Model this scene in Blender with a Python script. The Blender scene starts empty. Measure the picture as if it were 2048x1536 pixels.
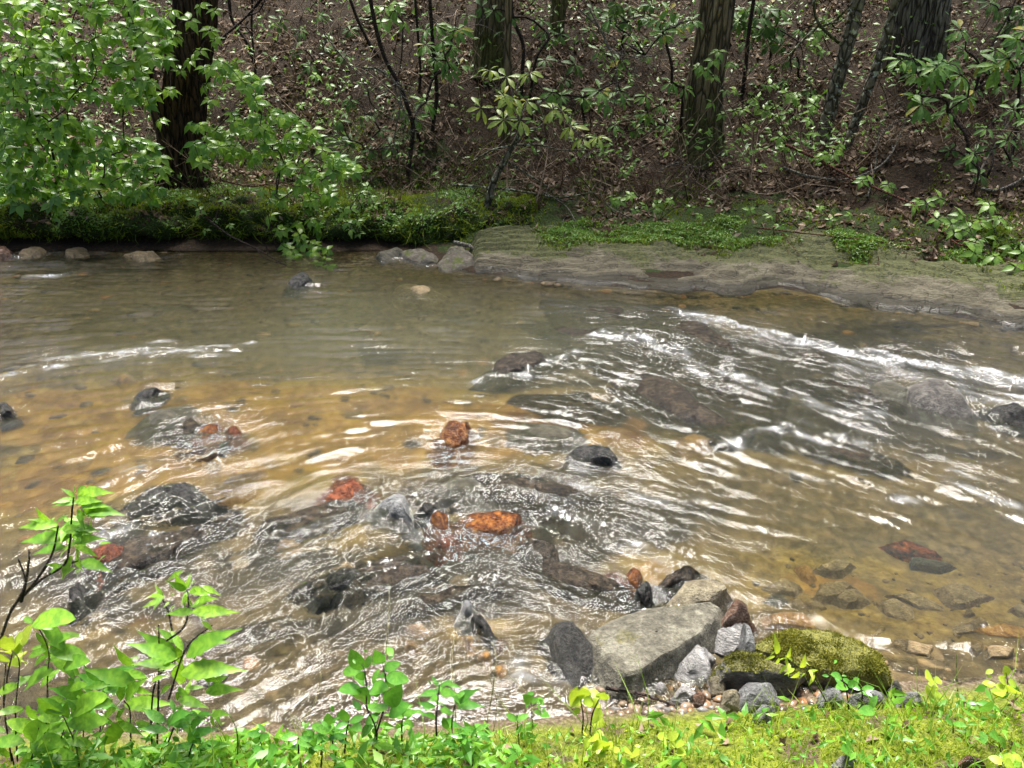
import bpy, math, random
import numpy as np
from mathutils import Vector, Matrix

# ------------------------------------------------------------------ camera, sky, sun, exposure
SC = bpy.context.scene
COL = SC.collection
EYE, PITCH, FOC = 1.75, math.radians(25.0), 1537.0      # metres above the water, tilt, focal length in 1/2048 of the width
cam = bpy.data.cameras.new('camera'); cam.sensor_width = 36.0; cam.lens = 36.0 * FOC / 2048.0
cam.clip_start = 0.05; cam.clip_end = 500
camo = bpy.data.objects.new('camera', cam); COL.objects.link(camo)
camo.location = (0, 0, EYE); camo.rotation_euler = (math.pi / 2 - PITCH, 0, 0)
SC.camera = camo
SUN_EL, SUN_AZ = math.radians(69), math.radians(-4)     # the sun stands ahead of the camera, high over the far bank
W = bpy.data.worlds.new('World'); SC.world = W; W.use_nodes = True
wn = W.node_tree
for n in list(wn.nodes): wn.nodes.remove(n)
sky = wn.nodes.new('ShaderNodeTexSky'); sky.sky_type = 'NISHITA'; sky.sun_disc = False
sky.sun_elevation = SUN_EL; sky.sun_rotation = SUN_AZ; sky.dust_density = 6.0; sky.air_density = 1.0
bg = wn.nodes.new('ShaderNodeBackground'); bg.inputs['Strength'].default_value = 0.08
wo = wn.nodes.new('ShaderNodeOutputWorld')
wn.links.new(sky.outputs[0], bg.inputs[0]); wn.links.new(bg.outputs[0], wo.inputs[0])
sl = bpy.data.lights.new('sun', 'SUN'); sl.energy = 4.6; sl.angle = math.radians(24.0); sl.color = (1.0, 0.97, 0.93)
so = bpy.data.objects.new('sun', sl); COL.objects.link(so)
sd = Vector((math.sin(SUN_AZ) * math.cos(SUN_EL), math.cos(SUN_AZ) * math.cos(SUN_EL), math.sin(SUN_EL)))
so.rotation_euler = sd.to_track_quat('Z', 'Y').to_euler()
vs = SC.view_settings; vs.view_transform = 'Standard'; vs.look = 'None'; vs.gamma = 1.0; vs.use_curve_mapping = False
vs.exposure = 1.45
cy = SC.cycles
cy.max_bounces = 8; cy.diffuse_bounces = 3; cy.glossy_bounces = 3; cy.transmission_bounces = 6; cy.transparent_max_bounces = 12
cy.caustics_reflective = False; cy.caustics_refractive = True; cy.sample_clamp_indirect = 6.0; cy.blur_glossy = 0.3

rng = np.random.default_rng(11); random.seed(11)
R = random.uniform

# ------------------------------------------------------------------ measuring: from a point of the photograph to a place in the scene
CP, SP = math.cos(PITCH), math.sin(PITCH)
def ray(px, py):
    u, v = (px - 1024) / FOC, (768 - py) / FOC
    return np.array([u, CP + v * SP, -SP + v * CP])
def at_z(px, py, z=0.0):
    d = ray(px, py); return d * ((z - EYE) / d[2]) + np.array([0, 0, EYE])
def at_y(px, py, y):
    d = ray(px, py); return d * (y / d[1]) + np.array([0, 0, EYE])
# frames in which outlines were measured: x0, y0, enlargement
FR = dict(A=(980, 1011, 2.926), B=(1448, 1011, 2.925), C=(600, 800, 2.926), D=(1348, 480, 2.926), E=(0, 480, 2.926),
          F=(680, 480, 2.926), G=(450, 1011, 2.925), H=(0, 940, 2.578), I=(0, 0, 2.926), J=(680, 0, 2.926), K=(1348, 0, 2.926), N=(0, 0, 1.0))
def fr(f, x, y):
    a, b, s = FR[f]; return a + x / s, b + y / s

# ------------------------------------------------------------------ noise
_perm = np.random.default_rng(3).permutation(512).astype(np.int64); _perm = np.concatenate([_perm] * 3)
_g3 = np.random.default_rng(4).normal(size=(512, 3)); _g3 /= np.linalg.norm(_g3, axis=1)[:, None]
def perlin(P):
    P = np.asarray(P, float); i = np.floor(P).astype(np.int64); f = P - i; i &= 511
    w = f * f * f * (f * (f * 6 - 15) + 10); out = 0
    for a in (0, 1):
        for b in (0, 1):
            for c in (0, 1):
                h = _perm[_perm[_perm[(i[..., 0] + a) & 511] + ((i[..., 1] + b) & 511)] + ((i[..., 2] + c) & 511)] & 511
                g = _g3[h]; d = (g * (f - np.array([a, b, c]))).sum(-1)
                wt = (w[..., 0] if a else 1 - w[..., 0]) * (w[..., 1] if b else 1 - w[..., 1]) * (w[..., 2] if c else 1 - w[..., 2])
                out = out + d * wt
    return out
def fbm(P, o=4, g=0.5):
    P = np.asarray(P, float); s = 0; a = 1
    for k in range(o): s = s + a * perlin(P * 2 ** k + 17.3 * k); a *= g
    return s
def n2(x, y, f, o=3, z=0.0):
    x, y = np.broadcast_arrays(np.asarray(x, float), np.asarray(y, float))
    return fbm(np.stack([x * f, y * f, np.full(x.shape, z)], -1), o)
def sst(a, b, x):
    t = np.clip((np.asarray(x, float) - a) / (b - a), 0, 1); return t * t * (3 - 2 * t)

# ------------------------------------------------------------------ terrain
_ns = np.array([(-60, .7), (-6, 1.3), (-1.6, 1.52), (-.8, 1.52), (-.35, 1.54), (0, 1.55), (.35, 1.60), (1.2, 1.68), (2, 1.78), (6, 2.3), (60, 3)])
def near_shore(x): return np.interp(x, _ns[:, 0], _ns[:, 1])
_fp = [(-260, 505), (0, 503), (450, 503), (760, 502), (870, 528), (935, 545), (1110, 560), (1290, 580), (1480, 582), (1560, 575), (1690, 600), (1850, 622), (2048, 652), (2300, 690)]
_fs = np.array([at_z(*p)[:2] for p in _fp]); _fs = np.vstack([[-60, 8], _fs, [60, -2 + _fs[-1, 1] + 1]])
def far_shore(x): return np.interp(x, _fs[:, 0], _fs[:, 1])
_mound = [(at_y(1900, 400, 6.9)[0], 7.15, .30, .55), (at_y(1720, 360, 7.2)[0], 7.3, .16, .4), (at_y(1120, 380, 7.3)[0], 7.3, .12, .3), (at_y(720, 330, 7.6)[0], 7.7, .14, .4)]
def ground_h(x, y):
    x = np.asarray(x, float); y = np.asarray(y, float)
    yn, yf = near_shore(x), far_shore(x)
    sn = yn - y; s = y - yf
    nz = n2(x, y, 1.7, 3)
    near = .135 * sst(-.02, .36, sn) + .06 * np.clip(sn - .3, 0, 50) * .6 + nz * .05 * sst(0, .3, sn) + n2(x, y, 7, 2, 5.) * .02 * sst(0, .2, sn)
    dn, df = -sn, -s
    deep = .09 + .15 * np.exp(-(((x + .8) / 1.8) ** 2 + ((y - 4.6) / 1.0) ** 2)) + .05 * np.exp(-(((x - 3.6) / 1.5) ** 2 + ((y - 3.6) / .8) ** 2))
    bed = -deep * sst(0, .7, dn) * sst(-.05, .55, df) - .012 + n2(x, y, 2.1, 3, 9.) * .045 + n2(x, y, 11, 2, 2.) * .012
    bank = np.interp(s, [0, .35, .7, 1.0, 1.4, 1.9, 2.4, 60], [0, .04, .08, .15, .26, .36, .46, 1.4])
    yh = 7.75 + .25 * np.sin(x * .9) - .25 * sst(1.5, 4, x)
    hill = .66 * (np.log1p(np.exp((y - yh) * 5)) / 5) * (1 - .25 * sst(14, 40, y))
    far = bank + hill + nz * .09 * sst(.3, 1.2, s) + n2(x, y, 5, 3, 7.) * .035 * sst(.2, .8, s)
    for mx, my, a, r in _mound: far = far + a * np.exp(-((x - mx) ** 2 + (y - my) ** 2) / (2 * (r * .75) ** 2))
    return np.where(sn > 0, near, np.where(s > 0, far, bed))
_hx = np.arange(-9, 9.01, .03); _hy = np.arange(0, 15.01, .03); _hg = ground_h(*np.meshgrid(_hx, _hy))
def gh_fast(x, y):
    i = np.clip((np.asarray(x) + 9) / .03, 0, len(_hx) - 1.001); j = np.clip(np.asarray(y) / .03, 0, len(_hy) - 1.001); a = i.astype(int); b = j.astype(int); u = i - a; v = j - b
    return (_hg[b, a] * (1 - u) + _hg[b, a + 1] * u) * (1 - v) + (_hg[b + 1, a] * (1 - u) + _hg[b + 1, a + 1] * u) * v
def gz(x, y): return float(gh_fast(np.array([x]), np.array([y]))[0])
def on_ground(px, py):
    d = ray(px, py); t = np.arange(1.2, 14, .01); P = d[None] * t[:, None]; z = P[:, 2] + EYE
    k = np.argmax(z <= gh_fast(P[:, 0], P[:, 1])); return P[k] + np.array([0, 0, EYE])

def at_f(px, py, y, gap=.05):            # at depth y, or just in front of the slope if the slope is nearer
    g_ = on_ground(px, py); return at_y(px, py, min(y, g_[1] - gap))
# ------------------------------------------------------------------ mesh helpers
def mk_mesh(name, V, F, mat=None, smooth=True, attrs=None):
    V = np.asarray(V, np.float32); me = bpy.data.meshes.new(name)
    if isinstance(F, np.ndarray):
        k = F.shape[1]; me.vertices.add(len(V)); me.vertices.foreach_set('co', V.ravel())
        me.loops.add(F.size); me.loops.foreach_set('vertex_index', F.astype(np.int32).ravel())
        me.polygons.add(len(F)); me.polygons.foreach_set('loop_start', np.arange(0, F.size, k, dtype=np.int32))
        me.update(calc_edges=True)
    else:
        me.from_pydata(V.tolist(), [], F); me.update()
    me.polygons.foreach_set('use_smooth', np.full(len(me.polygons), smooth, dtype=bool))
    for an, av in (attrs or {}).items():
        at = me.attributes.new(an, 'FLOAT', 'POINT'); at.data.foreach_set('value', np.asarray(av, np.float32))
    if mat: me.materials.append(mat)
    return me
def mobj(name, me, parent=None, loc=None):
    o = bpy.data.objects.new(name, me); COL.objects.link(o)
    if parent is not None: o.parent = parent
    if loc is not None: o.location = loc
    return o
def tag(o, label=None, cat=None, group=None, kind=None):
    if label: o['label'] = label
    if cat: o['category'] = cat
    if group: o['group'] = group
    if kind: o['kind'] = kind
    return o
def empty(name, loc, label, cat, group=None):
    o = bpy.data.objects.new(name, None); COL.objects.link(o); o.location = loc; o.empty_display_size = .05
    return tag(o, label, cat, group)
def grid_faces(nr, nc, wrap=False):
    r = np.arange(nr - 1)[:, None]; c = np.arange(nc if wrap else nc - 1)[None]; c2 = (c + 1) % nc
    return np.stack([r * nc + c, r * nc + c2, (r + 1) * nc + c2, (r + 1) * nc + c], -1).reshape(-1, 4)
def smooth_path(pts, n):
    P = np.asarray(pts, float)
    if len(P) < 3:
        t = np.linspace(0, 1, n)[:, None]; return P[0] * (1 - t) + P[-1] * t
    Q = np.vstack([2 * P[0] - P[1], P, 2 * P[-1] - P[-2]]); m = len(P) - 1; out = []
    for t in np.linspace(0, m - 1e-6, n):
        i = int(t); f = t - i; p0, p1, p2, p3 = Q[i:i + 4]
        out.append(.5 * (2 * p1 + (p2 - p0) * f + (2 * p0 - 5 * p1 + 4 * p2 - p3) * f * f + (3 * p1 - p0 - 3 * p2 + p3) * f ** 3))
    return np.array(out)
def tube(path, rad, sides=7):
    P = np.asarray(path, float); n = len(P); rad = np.broadcast_to(np.asarray(rad, float), (n,))
    T = np.gradient(P, axis=0); T /= np.linalg.norm(T, axis=1)[:, None] + 1e-9
    ref = np.array([0, 1., 0]) if abs(T[:, 1]).mean() < .8 else np.array([1., 0, 0])
    U = np.cross(T, ref); U /= np.linalg.norm(U, axis=1)[:, None] + 1e-9; Vv = np.cross(T, U)
    a = np.linspace(0, 2 * np.pi, sides, endpoint=False)
    V = P[:, None] + rad[:, None, None] * (np.cos(a)[None, :, None] * U[:, None] + np.sin(a)[None, :, None] * Vv[:, None])
    return V.reshape(-1, 3), grid_faces(n, sides, True)
class Join:
    def __init__(s): s.V = []; s.F = []; s.n = 0; s.A = []
    def add(s, V, F, a=0.0):
        s.V.append(V); s.F.append(F + s.n); s.n += len(V); s.A.append(np.full(len(V), a) if np.isscalar(a) else a)
    def mesh(s, name, mat, smooth=True): return mk_mesh(name, np.vstack(s.V), np.vstack(s.F), mat, smooth, {'rnd': np.concatenate(s.A)})

# ------------------------------------------------------------------ material helper
class Mat:
    def __init__(s, name):
        s.m = bpy.data.materials.new(name); s.m.use_nodes = True; s.t = s.m.node_tree
        for n in list(s.t.nodes): s.t.nodes.remove(n)
    def n(s, ty, ins=None, **pr):
        nd = s.t.nodes.new('ShaderNode' + ty)
        for k, v in pr.items(): setattr(nd, k, v)
        for k, v in (ins or {}).items():
            if isinstance(v, bpy.types.Node): v = v.outputs[0]
            if isinstance(v, bpy.types.NodeSocket): s.t.links.new(v, nd.inputs[k])
            else:
                if isinstance(v, tuple) and len(v) == 3 and nd.inputs[k].type == 'RGBA': v = (*v, 1)
                nd.inputs[k].default_value = v
        return nd
    def attr(s, name): return s.n('Attribute', attribute_name=name).outputs['Fac']
    def pos(s): return s.n('NewGeometry').outputs['Position']
    def obj(s): return s.n('TexCoord').outputs['Object']
    def noise(s, vec, scale, detail=4, rough=.55, dist=0.0):
        return s.n('TexNoise', {'Vector': vec, 'Scale': scale, 'Detail': detail, 'Roughness': rough, 'Distortion': dist}).outputs['Fac']
    def vscale(s, vec, sc): return s.n('VectorMath', {0: vec, 1: sc}, operation='MULTIPLY').outputs[0]
    def ramp(s, fac, stops):
        r = s.n('ValToRGB', {0: fac}); e = r.color_ramp.elements
        while len(e) > 1: e.remove(e[0])
        e[0].position = stops[0][0]; e[0].color = (*stops[0][1], 1)
        for p, c in stops[1:]:
            x = e.new(p); x.color = (*c, 1)
        return r.outputs[0]
    def mix(s, f, a, b, mode='MIX'):
        m = s.n('Mix', data_type='RGBA', blend_type=mode)
        for i, v in ((0, f), (6, a), (7, b)):
            if isinstance(v, bpy.types.NodeSocket): s.t.links.new(v, m.inputs[i])
            else: m.inputs[i].default_value = (*v, 1) if isinstance(v, tuple) else v
        return m.outputs[2]
    def math(s, op, a, b=0.0, clamp=False): return s.n('Math', {0: a, 1: b}, operation=op, use_clamp=clamp).outputs[0]
    def step(s, x, a, b): return s.n('MapRange', {0: x, 1: a, 2: b, 3: 0.0, 4: 1.0}, interpolation_type='SMOOTHSTEP').outputs[0]
    def bump(s, h, st, d, nrm=None):
        i = {'Strength': st, 'Distance': d, 'Height': h}
        if nrm is not None: i['Normal'] = nrm
        return s.n('Bump', i).outputs[0]
    def pbr(s, col, rough=.8, nrm=None, spec=.5, **k):
        i = {'Base Color': col, 'Roughness': rough, 'Specular IOR Level': spec}
        if nrm is not None: i['Normal'] = nrm
        i.update(k); return s.n('BsdfPrincipled', i).outputs[0]
    def mixs(s, f, a, b): return s.n('MixShader', {0: f, 1: a, 2: b}).outputs[0]
    def out(s, sh): s.n('OutputMaterial', {0: sh}); return s.m

def leaf_mat(name, c0, c1, c2, rough=.38, trans=.35, spec=.5, yellow=None, spots=False):
    m = Mat(name); oi = m.n('ObjectInfo').outputs['Random']
    r = m.math('FRACT', m.math('ADD', oi, m.attr('rnd')))
    stops = [(0, c0), (.5, c1), (.93 if yellow else 1.0, c2)]
    if yellow: stops += [(.965, yellow)]
    c = m.ramp(r, stops)
    v = m.attr('rib'); c = m.mix(m.math('MULTIPLY', v, .35), c, (min(1, c2[0] * 1.6), min(1, c2[1] * 1.35), c2[2] * 1.6))
    nz = m.noise(m.obj(), 9.0, 3); c = m.mix(m.step(nz, .35, .75), c, m.mix(.75, c, c0))
    if spots: c = m.mix(m.math('MULTIPLY', m.step(m.noise(m.obj(), 13.0, 4, .7), .64, .70), .65), c, (.13, .10, .02))
    p = m.pbr(c, rough, None, spec)
    tr = m.n('BsdfTranslucent', {'Color': m.mix(.5, c, (c2[0] * 1.3, c2[1] * 1.3, c2[2] * .7))}).outputs[0]
    return m.out(m.mixs(trans, p, tr))
M = {}
M['leaf_shrub'] = leaf_mat('leaf_shrub', (.05, .15, .012), (.14, .30, .02), (.32, .50, .04), .34, .42, .5)
M['leaf_sprig'] = leaf_mat('leaf_sprig', (.07, .17, .02), (.13, .27, .03), (.22, .37, .04), .4, .35)
M['leaf_rhodo'] = leaf_mat('leaf_rhodo', (.035, .11, .016), (.075, .185, .024), (.15, .28, .035), .5, .25, .35, (.45, .30, .02))
M['leaf_rhodo_pale'] = leaf_mat('leaf_rhodo_pale', (.14, .26, .035), (.26, .38, .05), (.40, .48, .08), .35, .35, .6, (.55, .42, .03))
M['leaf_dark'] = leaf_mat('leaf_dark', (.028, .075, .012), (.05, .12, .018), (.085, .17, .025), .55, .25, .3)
M['leaf_herb'] = leaf_mat('leaf_herb', (.06, .20, .018), (.15, .36, .025), (.28, .50, .035), .42, .38, spots=True)
M['leaf_gloss'] = leaf_mat('leaf_gloss', (.05, .20, .025), (.09, .28, .03), (.15, .36, .04), .25, .3, .7)
M['leaf_lime'] = leaf_mat('leaf_lime', (.22, .38, .03), (.34, .48, .04), (.44, .54, .05), .45, .4)
M['leaf_canopy'] = leaf_mat('leaf_canopy', (.04, .10, .02), (.06, .14, .025), (.08, .18, .03), .5, .4)
M['grass'] = leaf_mat('grass', (.14, .28, .03), (.24, .40, .045), (.40, .46, .08), .5, .4)
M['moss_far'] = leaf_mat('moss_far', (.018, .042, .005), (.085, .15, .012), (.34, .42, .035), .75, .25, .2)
M['moss_near'] = leaf_mat('moss_near', (.10, .18, .012), (.27, .40, .02), (.50, .58, .045), .7, .35, .2)
M['litter'] = leaf_mat('litter', (.022, .013, .008), (.10, .060, .036), (.42, .32, .23), .8, .1, .15)

def m_ground():
    m = Mat('forest_floor'); p = m.pos()
    n1 = m.noise(p, 5, 6, .6); n3 = m.noise(p, 38, 5, .7); n4 = m.noise(p, 1.3, 3)
    soil = m.ramp(n3, [(.3, (.007, .004, .002)), (.5, (.024, .014, .006)), (.68, (.062, .038, .016)), (.8, (.13, .09, .05))])
    mo = m.ramp(m.noise(p, 55, 4, .7), [(.3, (.008, .016, .003)), (.55, (.028, .048, .007)), (.75, (.07, .10, .014))])
    mk = m.step(m.math('ADD', m.attr('moss'), m.math('MULTIPLY', m.math('SUBTRACT', n1, .5), 1.5)), .42, .6)
    c = m.mix(mk, soil, mo)
    h = m.math('ADD', m.math('MULTIPLY', n3, .6), n1)
    return m.out(m.pbr(c, .9, m.bump(h, .9, .05), .25))
def m_bed():
    m = Mat('stream_bed'); p = m.pos(); pw = m.vscale(p, (1, 1.5, 1))
    a = m.noise(pw, 3.2, 6, .62, .6); b = m.noise(p, 26, 5, .65); d = m.noise(m.vscale(p, (.6, 1.6, 1)), 2.0, 4, .6, 1.0)
    sand = m.ramp(b, [(.25, (.035, .026, .012)), (.5, (.082, .060, .029)), (.75, (.16, .12, .06))])
    och = m.ramp(b, [(.25, (.12, .078, .017)), (.55, (.30, .20, .048)), (.8, (.46, .34, .11))])
    c = m.mix(m.math('MULTIPLY', m.attr('ochre'), m.step(a, .3, .6)), sand, och)
    dark = m.ramp(b, [(.3, (.008, .007, .005)), (.7, (.045, .036, .022))])
    dk = m.step(m.math('ADD', m.attr('dark'), m.math('MULTIPLY', m.math('SUBTRACT', d, .5), 2.4)), .45, .72)
    c = m.mix(dk, c, dark)
    org = m.step(m.math('ADD', m.attr('ochre'), m.math('MULTIPLY', m.noise(p, 5.5, 3, .5, .4), 1.0)), 1.28, 1.42)
    c = m.mix(m.math('MULTIPLY', org, .35), c, (.26, .11, .02))
    vo = m.n('TexVoronoi', {'Vector': p, 'Scale': 17.0, 'Randomness': 1.0}, feature='F1')
    c = m.mix(.35, c, m.mix(1.0, c, m.ramp(m.math('FRACT', m.math('MULTIPLY', vo.outputs['Color'], 5.0)), [(0, (.35, .33, .30)), (1, (1.35, 1.25, 1.1))]), 'MULTIPLY'))
    h = m.math('SUBTRACT', m.math('MULTIPLY', b, .5), m.math('MULTIPLY', vo.outputs['Distance'], .5))
    return m.out(m.pbr(c, .8, m.bump(h, .8, .02), .2))
def m_nearbank():
    m = Mat('near_bank'); p = m.pos(); b = m.noise(p, 60, 5, .7); a = m.noise(p, 7, 4)
    mo = m.ramp(b, [(.3, (.06, .075, .01)), (.55, (.20, .24, .02)), (.75, (.36, .38, .04))])
    so = m.ramp(b, [(.3, (.05, .032, .02)), (.7, (.20, .14, .09))])
    gv = m.ramp(m.noise(p, 90, 3, .7), [(.3, (.05, .034, .02)), (.5, (.13, .092, .055)), (.7, (.28, .23, .17))])
    c = m.mix(m.step(a, .36, .48), so, mo); c = m.mix(m.attr('gravel'), c, gv)
    return m.out(m.pbr(c, .85, m.bump(b, .9, .03), .3))
M['ground'] = m_ground(); M['bed'] = m_bed(); M['near'] = m_nearbank()

def rock_mat(name, c0, c1, c2, rough=.35, moss=0.0, mossc=((.04, .06, .01), (.16, .17, .03)), lichen=0.0, strata=0.0, bs=1.0):
    m = Mat(name); o = m.obj()
    a = m.noise(o, 15, 6, .65, .6); b = m.noise(m.vscale(o, (1, 1, 1 + 7 * strata)), 48, 6, .72); f = m.noise(o, 120, 3, .7)
    c = m.ramp(m.math('ADD', m.math('MULTIPLY', a, .55), m.math('MULTIPLY', b, .45)), [(.38, c0), (.5, c1), (.62, c2)])
    c = m.mix(.6, c, m.mix(1.0, c, m.ramp(f, [(.3, (.45, .45, .45)), (.7, (1.5, 1.5, 1.5))]), 'MULTIPLY'))
    r = rough
    if lichen: c = m.mix(m.math('MULTIPLY', m.step(m.noise(o, 16, 5, .7), .56, .68), lichen), c, (.42, .42, .36))
    h = m.math('ADD', m.math('MULTIPLY', b, .7), m.math('MULTIPLY', f, .25))
    if moss:
        up = m.n('SeparateXYZ', {0: m.n('NewGeometry').outputs['Normal']}).outputs[2]
        k = m.step(m.math('ADD', m.math('MULTIPLY', up, .6), m.math('ADD', m.math('MULTIPLY', m.noise(o, 9, 5, .65), 1.4), moss - 1.25)), .3, .5)
        c = m.mix(k, c, m.ramp(m.noise(o, 70, 4, .7), [(.3, mossc[0]), (.7, mossc[1])]))
        r = m.math('ADD', rough, m.math('MULTIPLY', k, .9 - rough))
    return m.out(m.pbr(c, r, m.bump(h, bs, .03), .5))
M['r_tan'] = rock_mat('tan_stone', (.085, .07, .042), (.20, .17, .105), (.34, .30, .20), .5, .0)
M['r_flat'] = rock_mat('lichened_flat_stone', (.055, .05, .036), (.14, .128, .092), (.28, .265, .20), .55, .25, ((.06, .055, .02), (.20, .18, .08)))
M['r_slate'] = rock_mat('slate_stone', (.04, .036, .03), (.10, .09, .078), (.20, .185, .16), .3)
M['r_dark'] = rock_mat('dark_wet_stone', (.012, .012, .012), (.04, .038, .034), (.085, .08, .07), .16)
M['r_grey'] = rock_mat('grey_stone', (.08, .08, .08), (.19, .19, .185), (.36, .36, .35), .3, 0, lichen=.25)
M['r_pale'] = rock_mat('pale_quartz_stone', (.14, .135, .125), (.31, .30, .285), (.55, .54, .52), .4, 0, strata=.6)
M['r_orange'] = rock_mat('rust_orange_stone', (.020, .009, .005), (.13, .040, .010), (.34, .135, .028), .14)
M['r_brown'] = rock_mat('brown_stone', (.045, .025, .015), (.13, .07, .042), (.26, .15, .10), .18)
M['r_red'] = rock_mat('red_brown_stone', (.03, .010, .006), (.13, .035, .014), (.28, .08, .03), .2)
M['r_moss'] = rock_mat('mossy_stone', (.05, .045, .035), (.12, .11, .085), (.24, .23, .19), .7, .95, ((.06, .065, .012), (.25, .24, .045)), bs=1.0)
M['r_layer'] = rock_mat('layered_stone', (.03, .028, .025), (.14, .13, .115), (.38, .36, .33), .5, .62, ((.07, .07, .02), (.26, .24, .08)), strata=1.0, bs=1.0)
M['r_sub'] = rock_mat('sandy_sunk_stone', (.10, .072, .034), (.23, .165, .08), (.37, .28, .15), .5)
M['r_subdark'] = rock_mat('olive_sunk_stone', (.025, .023, .014), (.06, .055, .033), (.12, .105, .065), .4)
M['r_suborange'] = rock_mat('ochre_sunk_stone', (.16, .065, .015), (.36, .19, .05), (.50, .31, .11), .4)
M['r_slab'] = rock_mat('bedrock', (.045, .036, .025), (.11, .092, .065), (.23, .205, .165), .38, .36, ((.030, .042, .008), (.13, .15, .025)), lichen=.25, strata=.4)
M['r_rib'] = rock_mat('wet_bedrock', (.010, .008, .006), (.034, .026, .017), (.08, .058, .034), .2)

def m_shelf():
    m = Mat('bedrock_shelf'); o = m.pos()
    a = m.noise(m.vscale(o, (1, 2.2, 1)), 3.2, 6, .62, .8); b = m.noise(m.vscale(o, (1, 2, 6)), 24, 6, .7); f = m.noise(o, 110, 3, .7)
    c = m.ramp(m.math('ADD', m.math('MULTIPLY', a, .6), m.math('MULTIPLY', b, .4)), [(.32, (.036, .031, .018)), (.45, (.095, .080, .046)), (.56, (.17, .148, .092)), (.68, (.31, .28, .20))])
    c = m.mix(.5, c, m.mix(1.0, c, m.ramp(f, [(.3, (.5, .5, .5)), (.7, (1.4, 1.4, 1.4))]), 'MULTIPLY'))
    g = m.math('ADD', m.attr('up'), .12); k = m.step(m.math('ADD', g, m.math('MULTIPLY', m.math('SUBTRACT', m.noise(o, 2.6, 7, .72, .8), .5), 3.4)), .4, .75)
    c = m.mix(m.math('MULTIPLY', k, .9), c, m.ramp(m.noise(o, 50, 5, .75), [(.3, (.028, .034, .008)), (.5, (.075, .085, .016)), (.7, (.17, .18, .03))]))
    ck = m.step(m.n('TexVoronoi', {'Vector': m.n('VectorMath', {0: m.vscale(o, (.8, 2.0, 1)), 1: m.n('TexNoise', {'Vector': o, 'Scale': 5.0}).outputs[1]}, operation='ADD').outputs[0], 'Scale': 2.6}, feature='DISTANCE_TO_EDGE').outputs[0], .028, .0)
    c = m.mix(m.math('MULTIPLY', ck, .3), c, (.02, .017, .012))
    w = m.step(m.math('ADD', m.attr('wet'), m.math('MULTIPLY', m.math('SUBTRACT', a, .5), .8)), .35, .65)
    c = m.mix(m.math('MULTIPLY', w, .6), c, (.022, .02, .017))
    return m.out(m.pbr(c, m.math('SUBTRACT', .75, m.math('MULTIPLY', w, .5)), m.bump(m.math('SUBTRACT', m.math('ADD', b, m.math('MULTIPLY', f, .4)), m.math('MULTIPLY', ck, .4)), 1.0, .03), .5))
M['shelf'] = m_shelf()
def bark_mat(name, c0, c1, c2, mossy=.5, lich=0.0, sc=(9, 9, 1.6)):
    m = Mat(name); o = m.obj(); v = m.vscale(o, sc)
    a = m.noise(v, 3.0, 6, .6, .5); b = m.noise(v, 11, 4, .7); w = m.n('TexVoronoi', {'Vector': v, 'Scale': 2.2}, feature='DISTANCE_TO_EDGE').outputs[0]
    c = m.ramp(m.math('ADD', m.math('MULTIPLY', a, .6), m.math('MULTIPLY', b, .4)), [(.32, c0), (.5, c1), (.7, c2)])
    c = m.mix(m.step(w, .12, .0), c, (c0[0] * .5, c0[1] * .5, c0[2] * .5))
    z = m.n('SeparateXYZ', {0: o}).outputs[2]
    k = m.step(m.math('ADD', m.math('MULTIPLY', m.noise(o, 6, 5, .65), 1.3), m.math('MULTIPLY', z, -.7)), .95 - mossy, 1.25 - mossy)
    c = m.mix(m.math('MULTIPLY', k, .8), c, m.ramp(m.noise(o, 60, 3), [(.3, (.025, .032, .008)), (.7, (.10, .11, .025))]))
    if lich: c = m.mix(m.math('MULTIPLY', m.step(m.noise(o, 20, 4, .6), .56, .62), lich), c, (.40, .44, .33))
    h = m.math('ADD', m.math('MULTIPLY', a, .7), m.math('ADD', m.math('MULTIPLY', b, .3), m.step(w, .0, .18)))
    return m.out(m.pbr(c, .85, m.bump(h, .9, .03), .25))
M['bark'] = bark_mat('bark', (.06, .052, .042), (.16, .145, .12), (.32, .30, .26), .35)
M['bark_moss'] = bark_mat('mossy_bark', (.06, .046, .027), (.15, .115, .07), (.27, .22, .14), .75)
M['bark_red'] = bark_mat('red_bark', (.02, .012, .008), (.065, .036, .022), (.14, .08, .05), .3)
M['bark_lichen'] = bark_mat('lichen_bark', (.05, .045, .03), (.13, .115, .08), (.22, .20, .15), .4, .9, (7, 7, 4))
M['twig_pale'] = bark_mat('pale_twig', (.12, .10, .08), (.26, .23, .19), (.40, .37, .31), .0, .3, (20, 20, 20))
M['twig_dark'] = bark_mat('dark_twig', (.018, .012, .010), (.045, .03, .024), (.09, .06, .05), .0, 0, (20, 20, 20))
M['twig_red'] = bark_mat('red_twig', (.07, .022, .014), (.17, .065, .04), (.28, .14, .09), .0, 0, (20, 20, 20))
M['stem_green'] = bark_mat('green_stem', (.08, .12, .02), (.16, .22, .04), (.30, .32, .08), .0, 0, (20, 20, 20))
M['straw'] = bark_mat('straw', (.35, .30, .14), (.50, .44, .22), (.62, .56, .34), .0, 0, (20, 20, 20))

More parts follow.
